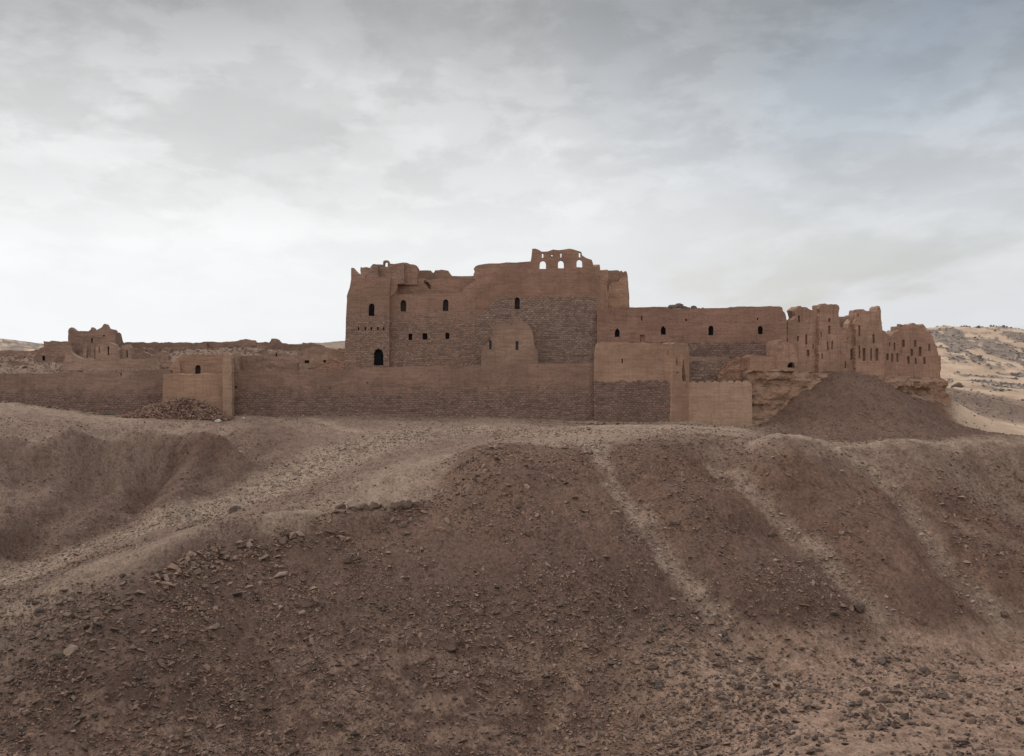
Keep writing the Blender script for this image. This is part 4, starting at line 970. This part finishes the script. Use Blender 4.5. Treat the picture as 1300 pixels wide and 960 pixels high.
# plaster chapel
t = thing('plaster_chapel', 253, 472, 212, 'plastered chapel front with a low arched niche, above the buttress block', 'building')
pC = Plane(214, 211, 292, 211)
hol = [arch(251.2, 469.6, 7, 12), [(228, 480), (231, 480), (231, 459), (235, 455), (241, 455), (241, 458), (236, 459), (233, 462), (233, 480)][0:0] or rect(226, 466, 1, 4)]
slab('front_wall', pC, [(214, 484), (290, 484), (290, 451), (280, 450.2), (262, 450.4), (247, 450), (238, 450.8), (231, 451.6), (226, 454), (222.6, 458), (219, 462), (215, 466)], M['plaster'], t, 1.2, holes=hol, jit=0.06)
slab('rooms', pC, [(216, 484), (289, 484), (289, 453), (240, 453), (229, 455), (222, 463), (217, 468)], M['ruin_pale'], t, 4.5, off=1.2, jit=0.06)
for h in hol: panel('niche', pC, h, t, M['dim'], 0.5)
slab('side_pier', Plane(214, 210.4, 230, 210.4), [(216, 484), (229, 484), (228.6, 462), (226, 456), (221, 460), (216, 466)], M['plaster'], t, 0.9, jit=0.05)
lw('ruined_wall', 'long low brick wall behind the enclosure wall, just right of the pillar', 'ruin', 294, 378, 217, 217, ragged(294, 378, [(294, 455), (302, 449), (304, 452), (325, 451), (345, 452.5), (366, 451), (374, 453.5), (378, 460)], 478, 23, 0.5, 16), M['ruin'], 1.5, group=GR)
lw('ruined_wall', 'thin plaster fin standing behind the slim wall pillar', 'ruin', 296, 306, 215, 215, [(297, 478), (303.6, 478), (303.2, 452), (301.6, 448), (299, 447.6), (297.4, 452)], M['ruin_pale'], 1.2, jit=0.08, group=GR, step=0.3)
lw('ruined_wall', 'sloping plastered ruin descending towards the keep, with a dark recess', 'ruin', 362, 436, 230, 230, [(362, 474), (438, 474), (438, 446), (428, 444), (418, 442), (407, 440.5), (396, 440.4), (388, 442.6), (380, 447), (374, 451), (366, 456)], M['ruin_pale'], 2.0, holes=[rect(389.6, 459.4, 6, 3.6), rect(413, 459, 5, 3)], jit=0.12, group=GR)
lw('ruined_wall', 'reddish broken brick wall at the foot of the keep tower', 'ruin', 398, 437, 214, 214, [(392, 478), (438, 478), (437, 460), (430, 458.4), (424, 456), (420, 451.8), (417, 451), (415, 456), (412, 461.6), (405, 463), (396, 464)], M['redbrick'], 1.2, jit=0.12, group=GR)

# ================================================================== sandstone ledges
def strat(seed, amp):
    def fn(u, z):
        lay = np.floor(z / 1.35 + 0.35 * fbm(u / 5, z * 0, seed, 2))
        s = np.array([vnoise(l * 3.71 + seed, 0.5, seed).item() for l in lay.ravel()])
        blk = fbm(np.floor(u / 3.1 + s * 3) * 1.7, lay * 2.3, seed, 1)
        return 1.3 * amp * s + amp * 0.9 * blk + 0.7 * fbm(u / 3.0, z / 2.2, seed + 5, 4, 0.55) + 0.12 * np.abs(vnoise(u * 0.6, z * 2.3, seed))
    return fn
t1 = slab('cliff', Plane(940, 209.8, 1056, 212.4), [(950, 560), (1060, 560), (1058, 500), (1054, 478), (1046, 475.5), (1030, 473), (1013, 474), (1004, 471), (992, 469), (970, 472), (956, 470), (951, 474)], M['cliff'], None, 9, jit=0.18, disp=0.3, step=0.33, fn=strat(3.3, 0.9))
tag(t1, kind='structure')
t1 = slab('cliff', Plane(1096, 217, 1203, 227.5), [(1040, 548), (1202, 548), (1203.5, 530), (1200, 521), (1203, 512), (1202, 492), (1199, 483.5), (1190, 480), (1165, 479), (1140, 480), (1118, 478), (1098, 474), (1080, 473), (1040, 474)], M['cliff'], None, 9, jit=0.18, disp=0.3, step=0.33, fn=strat(8.1, 0.9))
tag(t1, kind='structure')

# ================================================================== stones
def stones_mesh(name, xs, ys, sizes, mat, seed=1, flat=0.55, sink=0.25, zs=None, brick=False, align=False):
    rg = np.random.default_rng(seed); n = len(xs)
    if zs is None: zs = ground_z(xs, ys)
    if brick:
        B = np.array([(-1, -1, -1), (1, -1, -1), (1, 1, -1), (-1, 1, -1), (-1, -1, 1), (1, -1, 1), (1, 1, 1), (-1, 1, 1)], float) * 0.5
        T = np.array([(0, 3, 2, 1), (4, 5, 6, 7), (0, 1, 5, 4), (1, 2, 6, 5), (2, 3, 7, 6), (3, 0, 4, 7)])
        sc = np.stack([sizes * 1.5, sizes * 0.75, sizes * 0.45], 1)
        amp = 0.06
    else:
        B = np.array([(1, 0, 0), (0.3, 0.95, 0), (-0.8, 0.6, 0), (-0.8, -0.6, 0), (0.3, -0.95, 0), (0.45, 0.1, 0.8), (-0.3, 0.45, 0.85), (-0.25, -0.5, 0.75), (0, 0, -0.8)], float) * 0.5
        T = np.array([(0, 1, 5, 5), (1, 2, 6, 5), (2, 3, 7, 6), (3, 4, 7, 7), (4, 0, 5, 7), (5, 6, 7, 7), (1, 0, 8, 8), (2, 1, 8, 8), (3, 2, 8, 8), (4, 3, 8, 8), (0, 4, 8, 8)])
        tri = []
        for f in T:
            if f[2] == f[3]: tri.append(f[:3])
            else: tri += [(f[0], f[1], f[2]), (f[0], f[2], f[3])]
        T = np.array(tri)
        sc = np.stack([sizes * rg.uniform(0.8, 1.6, n) * (1.35 if align else 1), sizes * rg.uniform(0.6, 1.1, n), sizes * rg.uniform(flat * 0.6, flat * 1.5, n)], 1)
        amp = 0.16
    P = B[None] + rg.uniform(-amp, amp, (n, len(B), 3))
    P = P * sc[:, None]
    tx = rg.normal(0, 0.35, n) if not brick else rg.normal(0, 0.6, n); ty = rg.normal(0, 0.35, n) if not brick else rg.normal(0, 0.6, n); tz = rg.uniform(0, 6.28, n) if not align else np.where(xs > -8, -1.23, -1.82) + rg.normal(0, 0.45, n)
    def rot(P, a, i, j):
        c = np.cos(a)[:, None]; s = np.sin(a)[:, None]; Pi = P[..., i] * c - P[..., j] * s; Pj = P[..., i] * s + P[..., j] * c
        P = P.copy(); P[..., i] = Pi; P[..., j] = Pj; return P
    P = rot(P, tx, 1, 2); P = rot(P, ty, 0, 2); P = rot(P, tz, 0, 1)
    P[..., 0] += xs[:, None]; P[..., 1] += ys[:, None]; P[..., 2] += (zs + sizes * sink * 0.5)[:, None]
    Vv = P.reshape(-1, 3); Qq = (T[None] + (np.arange(n) * len(B))[:, None, None]).reshape(-1, T.shape[1])
    shade = np.repeat(rg.random(n), len(B)); hue = np.repeat(rg.random(n), len(B))
    return big_mesh(name, Vv, Qq, mat, False, dict(shade=shade, hue=hue))

def stone_mat(name, dk, lt, warm):
    m, nb, p = new_mat(name)
    a = nb.new('ShaderNodeAttribute'); a.attribute_name = 'shade'; h = nb.new('ShaderNodeAttribute'); h.attribute_name = 'hue'
    c = nb.mix(nb.mapr(a.outputs['Fac'], 0.0, 1.0), dk, lt); c = nb.mix(nb.mapr(h.outputs['Fac'], 0.6, 1.0, 0, 0.7), c, warm)
    geo = nb.new('ShaderNodeNewGeometry'); n = nb.noise(geo.outputs['Position'], 6, 4, 0.6)
    c = nb.mix(nb.mapr(n, 0.4, 0.65, 0, 0.4), c, nb.mix(1.0, c, (0.7, 0.7, 0.7), 'MULTIPLY'))
    nb.put(p.inputs['Base Color'], c); bump(nb, p, n, 0.5, 0.05)
    return m
M['stones'] = stone_mat('loose_stones', (0.135, 0.095, 0.076), (0.31, 0.22, 0.172), (0.32, 0.195, 0.135))
M['stones_dark'] = stone_mat('dark_stones', (0.10, 0.076, 0.064), (0.22, 0.155, 0.122), (0.19, 0.125, 0.095))
M['stones_pale'] = stone_mat('pale_stones', (0.20, 0.15, 0.12), (0.42, 0.33, 0.27), (0.36, 0.24, 0.17))
M['stones_sand'] = stone_mat('valley_stones', (0.08, 0.062, 0.055), (0.22, 0.16, 0.13), (0.18, 0.115, 0.09))
M['bricks'] = stone_mat('fallen_bricks', (0.12, 0.075, 0.06), (0.27, 0.17, 0.13), (0.42, 0.29, 0.21))

def scatter(n, r0, r1, t0, t1, seed):
    rg = np.random.default_rng(seed)
    th_ = rg.uniform(R(t0), R(t1), n); rr_ = np.exp(rg.uniform(math.log(r0), math.log(r1), n))
    return rr_ * np.sin(th_), rr_ * np.cos(th_), rg
def mpath(x, y):
    m_ = np.zeros(len(x))
    for pts, w_, s_ in PATHS: m_ = np.maximum(m_, s_ * poly_dist(x, y, pts, w_))
    return m_
# brown scree on the mounds
x, y, rg = scatter(120000, 78, 128, -25, 25, 21)
keep_ = (mpath(x, y) < rg.random(len(x)) * 0.9) & (fbm(x / 4, y / 6, 2.2, 4, 0.65) * 1.6 + rg.uniform(-0.3, 0.4, len(x)) > -0.02)
z_ = ground_z(x, y); vf = (z_ < 9.6) & (np.arctan2(x, y) > R(10)); keep_ &= ~(vf & (rg.random(len(x)) < 0.7))
x, y, z_ = x[keep_], y[keep_], z_[keep_]
s = np.clip(np.exp(rg.normal(-2.2, 0.5, len(x))), 0.05, 0.6) 
o = stones_mesh('scree', x, y, s, M['stones'], 31, zs=z_, align=True); tag(o, 'loose brown scree stones strewn over the near slopes', 'scree', kind='stuff')
x, y, rg = scatter(40000, 125, 204, -25, 20, 22)
keep_ = (mpath(x, y) < rg.random(len(x)) * 1.2) & (fbm(x / 7, y / 7, 5.2, 4) + rg.uniform(-0.4, 0.4, len(x)) > 0.0)
x, y = x[keep_], y[keep_]; s = np.clip(np.exp(rg.normal(-1.9, 0.42, len(x))), 0.08, 0.5)
o = stones_mesh('gravel', x, y, s, M['stones'], 32); tag(o, 'small brown stones scattered over the far mounds and plateau', 'gravel', kind='stuff')
# dark rubble at the lower left and along the slope foot
x, y, rg = scatter(16000, 78, 104, -25, 12, 23)
w_ = np.exp(-(((x + 32) / 13) ** 2 + ((y - 88) / 9) ** 2)); z_ = ground_z(x, y); w_ = np.maximum(w_, 0.4 * (z_ < 12))
cl_ = vnoise(x / 2.5, y / 2.5, 6.6) > -0.1
keep_ = rg.random(len(x)) < w_; x, y, z_ = x[keep_], y[keep_], z_[keep_]
s = np.clip(np.exp(rg.normal(-1.6, 0.5, len(x))), 0.1, 0.8)
o = stones_mesh('rubble', x, y, s, M['stones_dark'], 33, zs=z_); tag(o, 'dark rubble lying on the lower left mound and slope foot', 'rubble', kind='stuff')
# rocks broken off the crest of the front mound
rg = np.random.default_rng(51); px_ = rg.uniform(190, 640, 2600); th_ = np.arctan2(px_ - 650, F)
cr_ = np.interp(px_, [100, 200, 270, 350, 440, 520, 565, 640], [97, 105, 110.5, 114, 118, 121, 127, 132]); rr_ = cr_ - 1.0 - np.abs(rg.normal(0, 1, 2600)) * rg.choice([1.2, 5.0], 2600)
x, y = rr_ * np.sin(th_), rr_ * np.cos(th_); keep_ = vnoise(x / 2.2, y / 2.2, 8.0) + rg.uniform(-0.5, 0.4, len(x)) > 0.1; x, y = x[keep_], y[keep_]
o = stones_mesh('crest_rubble', x, y, np.clip(np.exp(rg.normal(-1.25, 0.5, len(x))), 0.12, 0.95), M['stones'], 52); tag(o, 'angular rubble broken off along the crest of the front mound', 'rubble', kind='stuff')
# pale stones in the tracks and scree runs
xs_, ys_ = [], []
rg = np.random.default_rng(5)
for pts, w_, s_ in PATHS[:4]:
    if not hasattr(w_, '__len__'): w_ = [w_] * len(pts)
    for (a, c, w0, w1) in zip(pts[:-1], pts[1:], w_[:-1], w_[1:]):
        L_ = math.hypot(c[0] - a[0], c[1] - a[1]); k = int(L_ * (w0 + w1) * 6)
        t_ = rg.random(k); ww = (w0 + (w1 - w0) * t_)
        xs_.append(a[0] + (c[0] - a[0]) * t_ + rg.normal(0, 0.42, k) * ww); ys_.append(a[1] + (c[1] - a[1]) * t_ + rg.normal(0, 0.42, k) * ww * 0.5)
x = np.concatenate(xs_); y = np.concatenate(ys_); s = np.clip(np.exp(rg.normal(-1.85, 0.45, len(x))), 0.07, 0.5)
o = stones_mesh('pale_gravel', x, y, s, M['stones_pale'], 34); tag(o, 'pale stones lying in the tracks and scree runs', 'gravel', kind='stuff')
# valley floor stones
x, y, rg = scatter(9000, 66, 103, 6, 26, 24); z_ = ground_z(x, y)
keep_ = (z_ < 10.8) & (fbm(x / 2.4, y / 2.4, 4.2, 3) + rg.uniform(-0.4, 0.4, len(x)) > 0.0); x, y, z_ = x[keep_], y[keep_], z_[keep_]
s = np.clip(np.exp(rg.normal(-1.7, 0.55, len(x))), 0.07, 0.7)
o = stones_mesh('valley_stones', x, y, s, M['stones_sand'], 35, zs=z_); tag(o, 'dark stones sprinkled over the sandy valley floor at the lower right', 'stones', kind='stuff')
# talus below the range, debris inside the walls, rocks on the sand hills
x, y, rg = scatter(14000, 180, 240, 10, 25, 25); s = np.clip(np.exp(rg.normal(-1.9, 0.4, len(x))), 0.09, 0.45)
o = stones_mesh('talus', x, y, s, M['stones'], 36); tag(o, 'fine stones covering the talus cone below the ruined range', 'scree', kind='stuff')
x, y, rg = scatter(9000, 213, 262, -25, -8, 26); s = np.clip(np.exp(rg.normal(-1.5, 0.45, len(x))), 0.12, 0.7)
o = stones_mesh('ruin_debris', x, y, s, M['stones'], 37); tag(o, 'broken brick debris lying among the ruins on the left', 'debris', kind='stuff')
x, y, rg = scatter(26000, 226, 520, 13, 26, 27); rr_ = np.hypot(x, y)
nz_ = fbm(x / 6.5, y / 15, 2.7, 5, 0.62)
dk_ = (sstep(rr_, 262, 275) * (1 - sstep(rr_, 304, 316)))
hl_ = sstep(rr_, 392, 410) * (nz_ > -0.03)
bd_ = (rr_ > 318) * (rr_ < 405) * (fbm(x / 22, y / 7, 5.7, 5, 0.6) > 0.18) * 0.8
keep_ = rg.random(len(x)) < np.maximum(np.maximum(dk_ * 0.35, hl_ * 0.45), np.maximum(bd_ * 0.5, 0.008)); x, y = x[keep_], y[keep_]
s = np.clip(np.exp(rg.normal(-0.75, 0.5, len(x))), 0.2, 1.5) * np.where(np.hypot(x, y) < 310, 0.6, 1.0)
M['stones_far'] = stone_mat('hill_rocks', (0.17, 0.155, 0.15), (0.28, 0.24, 0.215), (0.33, 0.26, 0.21))
o = stones_mesh('hill_rocks', x, y, s, M['stones_far'], 38); tag(o, 'dark grey rocks dotting the pale sand hills at the right', 'rocks', kind='stuff')

# debris fallen along the foot of the enclosure wall
rg = np.random.default_rng(41); px_ = rg.uniform(-20, 955, 2600); Yf = np.where(px_ > 856, 208.3, 203.6) - np.abs(rg.normal(0, 1.0, len(px_))) - 0.1
Yf = np.where((px_ > 205) & (px_ < 296), Yf - 2.4, Yf); x = (px_ - 650) / F * Yf
keep_ = vnoise(x / 5, Yf * 0, 3.0) + rg.uniform(-0.5, 0.5, len(x)) > 0.05; x, y = x[keep_], Yf[keep_]
o = stones_mesh('wall_foot_debris', x, y, np.clip(np.exp(rg.normal(-1.75, 0.5, len(x))), 0.08, 0.6), M['stones'], 42); tag(o, 'crumbled bits of brick along the foot of the enclosure wall', 'debris', kind='stuff')
# heap of fallen bricks against the buttress
rg = np.random.default_rng(77); n = 4200
c0 = W(222, 527, 196.5)
ux = rg.uniform(-1, 1, n); uy = rg.uniform(-1, 1, n); ok = ux * ux + uy * uy < 1; ux, uy = ux[ok], uy[ok]
hx = c0[0] + ux * 9.0 + 0.1; hy = c0[1] + uy * 3.6
def heap_h(ux, uy):
    r_ = np.sqrt(ux * ux + uy * uy); f = np.clip(1 - r_, 0, 1)
    left = np.where(ux < -0.1, np.clip((ux + 1) / 0.9, 0, 1) * 0.75 + 0.1, 1.0)
    return 4.7 * np.minimum(f, 0.5 + 0.04 * np.sin(ux * 9)) * left
hz = ground_z(hx, hy) + heap_h(ux, uy) + rg.uniform(-0.1, 0.1, len(hx)) + 0.12 * fbm(hx, hy, 1.0, 2)
o = stones_mesh('brick_heap', hx, hy, rg.uniform(0.28, 0.46, len(hx)), M['bricks'], 39, zs=hz, brick=True)
# the body of the heap
gx, gy = np.meshgrid(np.linspace(-1, 1, 60), np.linspace(-1, 1, 30))
HX = c0[0] + gx * 9.0 + 0.1; HY_ = c0[1] + gy * 3.6
HZ = ground_z(HX.ravel(), HY_.ravel()).reshape(HX.shape) + heap_h(gx, gy) * 0.96 - 0.12
ii = np.arange(gx.size).reshape(gx.shape)
QQ = np.stack([ii[:-1, :-1].ravel(), ii[:-1, 1:].ravel(), ii[1:, 1:].ravel(), ii[1:, :-1].ravel()], 1)
hp = big_mesh('heap_core', np.stack([HX.ravel(), HY_.ravel(), HZ.ravel()], 1), QQ, M['redbrick'], True)
hp.data.uv_layers.new(name='UVMap')
hp.parent = o
tag(o, 'heap of loose red-brown bricks piled against the buttress', 'brick heap', kind='stuff')

# small rubbish beside the heap
def lump(name, px, py, Y, sx, sy, sz, mat, label, cat, seed=0, group=None, sink=0.3, boxy=0.5, sub=3, rz=None):
    rg = random.Random(seed); X0, Y0, _ = W(px, py, Y)
    z0 = float(ground_z(X0, Y0)[0])
    import bmesh
    bm = bmesh.new(); bmesh.ops.create_icosphere(bm, subdivisions=sub, radius=0.5)
    rz = rg.uniform(0, 3.14) if rz is None else rz
    cs, sn = math.cos(rz), math.sin(rz)
    # a few cutting planes give flat broken faces
    planes = [(Vector((rg.gauss(0, 1), rg.gauss(0, 1), rg.gauss(0, 0.7))).normalized(), rg.uniform(0.24, 0.40)) for _ in range(9)]
    for v in bm.verts:
        c = v.co.copy()
        for nrm, dd in planes:
            e = c.dot(nrm) - dd
            if e > 0: c -= nrm * e
        c *= 1 + 0.10 * vnoise(c.x * 5 + seed, c.y * 5, c.z * 5).item() + 0.05 * vnoise(c.x * 12 + seed, c.y * 12, c.z * 12).item()
        c = Vector((c.x * sx, c.y * sy, c.z * sz))
        v.co = Vector((c.x * cs - c.y * sn, c.x * sn + c.y * cs, c.z + sz * (0.42 - sink)))
    me = bpy.data.meshes.new(name); bm.to_mesh(me); bm.free(); me.materials.append(mat)
    o = bpy.data.objects.new(name, me); COL.objects.link(o); o.location = (X0, Y0, z0)
    return tag(o, label, cat, group)
lump('plastic_sheet', 280.5, 521, 197.5, 3.0, 1.2, 0.9, M['plastic'], 'crumpled black sheet at the right end of the brick heap', 'sheet', 3, sink=0.1)
lump('rubbish', 277, 527, 193.5, 1.1, 0.8, 0.6, M['white'], 'white piece of rubbish in front of the black sheet', 'rubbish', 4, sink=0.1)
lump('rubbish', 309, 527, 196, 0.9, 0.7, 0.5, M['white'], 'small white piece of rubbish by the wall, right of the pillar', 'rubbish', 5, sink=0.1)
lump('cloth_sheet', 136, 524.2, 202.4, 3.6, 0.9, 0.35, M['green'], 'grey-green sheet lying at the foot of the left wall', 'sheet', 6, sink=0.1, rz=0)

# named boulders
BR = [  # px, py, Y, sx, sy, sz, mat, label
    (90, 833, 87.6, 1.35, 1.0, 0.95, 'boulder_pale', 'pale boulder alone on the dark rubble mound at the lower left', None),
    (50, 776, 94.0, 0.9, 0.8, 0.6, 'boulder_dark', 'dark boulder on the crest of the lower left mound', None),
    (38, 762, 96.5, 0.8, 0.6, 0.5, 'boulder_dark', 'smaller dark boulder behind the crest of the lower left mound', None),
    (298, 654, 136, 1.6, 1.2, 1.1, 'boulder_dark', 'dark boulder beside the pale track in the middle left', None),
    (443, 689, 108.5, 1.6, 0.8, 0.8, 'boulder', 'tilted brown slab half way down below the rock ledge', None),
    (378, 742, 101, 0.8, 0.7, 0.6, 'boulder', 'squarish brown stone on the slope of the front mound', None),
    (420, 675, 111.5, 1.2, 0.8, 0.8, 'boulder', 'reddish block just under the left end of the rock ledge', None),
    (1089, 778, 101, 1.5, 1.1, 1.0, 'boulder_dark', 'dark boulder where the right slope meets the sandy floor', None),
    (1060, 797, 99.2, 0.8, 0.7, 0.6, 'boulder_dark', 'dark stone left of and below the boulder at the slope foot', None),
    (1172, 840, 93, 1.2, 1.0, 0.8, 'boulder_dark', 'dark boulder on the open sand at the lower right', None),
    (1118, 829, 95, 1.7, 0.9, 0.6, 'boulder_dark', 'long dark boulder on the sand near the lower right scree run', None),
    (1210, 862, 88.5, 1.5, 1.0, 0.7, 'boulder_dark', 'flat dark boulder at the bottom right of the sand', None),
    (1275, 775, 101.5, 1.0, 0.9, 0.6, 'boulder', 'brown boulder at the foot of the rightmost scree run', None),
    (572, 790, 97, 1.6, 0.9, 0.7, 'boulder', 'flat brown boulder low on the middle of the front mound', None),
    (1215, 489, 300, 2.8, 2.0, 1.8, 'boulder_dark', 'dark rock on the low dark ridge beyond the ruined range', None),
]
for i, (px, py, Y_, sx, sy, sz, mt, lb, gp) in enumerate(BR):
    lump('boulder', px, py, Y_, sx, sy, sz, M[mt], lb, 'boulder', 40 + i, gp)
# outcropping ledge along the crest of the front mound
rg = random.Random(9)
GL = 'slabs of the rock ledge on the front mound'
ledge = [(432, 660, 116.6), (447, 660, 116.8), (461, 661, 117), (474, 659.5, 117.3), (489, 660, 117.6), (503, 659, 117.9), (517, 659.5, 118.2), (528, 659, 118.6)]
for i, (px, py, Y_) in enumerate(ledge):
    lump('ledge_slab', px, py + rg.uniform(-0.6, 0.6), Y_, rg.uniform(1.1, 1.9), 1.2, rg.uniform(0.8, 1.15), M['boulder_pale'] if i % 3 == 1 else M['boulder'], 'brown slab in the row of rocks along the crest of the front mound', 'rock slab', 90 + i, GL, sink=0.25, rz=rg.uniform(-0.3, 0.3))
GS = 'larger loose rocks on the front mound'
rg = random.Random(19)
used_labels = set()
for i in range(46):
    th_ = rg.uniform(-16, 16); r_ = rg.uniform(86, 118); x_, y_ = r_ * math.sin(R(th_)), r_ * math.cos(R(th_))
    z_ = float(ground_z(x_, y_)[0]); px_, py_ = 650 + x_ / y_ * F, HY + (EYE - z_) / y_ * F
    if z_ < 8.5: continue
    big_ = rg.random() < 0.5; dk_ = rg.random() < 0.0
    k_ = 1.25 if big_ else 0.7
    where = ('near the foot' if z_ < 11.5 else 'half way up' if z_ < 16 else 'near the top') + ' of the ' + ('left part of the front mound' if px_ < 430 else 'front mound below the ledge' if px_ < 600 else 'front mound left of the first scree run' if px_ < 790 else 'slope between the first two scree runs' if px_ < 960 else 'slope between the right scree runs')
    lb_ = ('bigger ' if big_ else 'small ') + ('dark' if dk_ else 'brown') + ' rock ' + where
    if lb_ in used_labels: continue
    used_labels.add(lb_)
    lump('loose_rock', px_, py_, y_, k_ * rg.uniform(0.8, 1.1), k_ * rg.uniform(0.5, 0.7), k_ * rg.uniform(0.4, 0.6), M['boulder'],
         ('bigger ' if big_ else 'small ') + ('dark' if dk_ else 'brown') + ' rock ' + where, 'rock', 200 + i, GS, sub=2)
# rocks on the hill behind the long building
GO = 'rocks crowning the hill behind the long building'
for i, (px, dz_, s_) in enumerate([(852, 0, 3.0), (858, 0.4, 4.2), (862, 0.8, 4.6), (868, 0.6, 3.6), (874, 0.0, 3.2), (881, 0.2, 4.0), (887, 0, 2.6), (893, 0, 3.0)]):
    lump('hill_rock', px, 390, 478, s_, s_ * 0.8, s_ * 0.7, M['stones_far'] if False else M['boulder_dark'], 'grey rock above the long building roof, '+ ['leftmost', 'second from left', 'third from left', 'fourth from left', 'fourth from right', 'third from right', 'second from right', 'rightmost'][i] + ' of eight', 'rock', 300 + i, GO, sub=2)
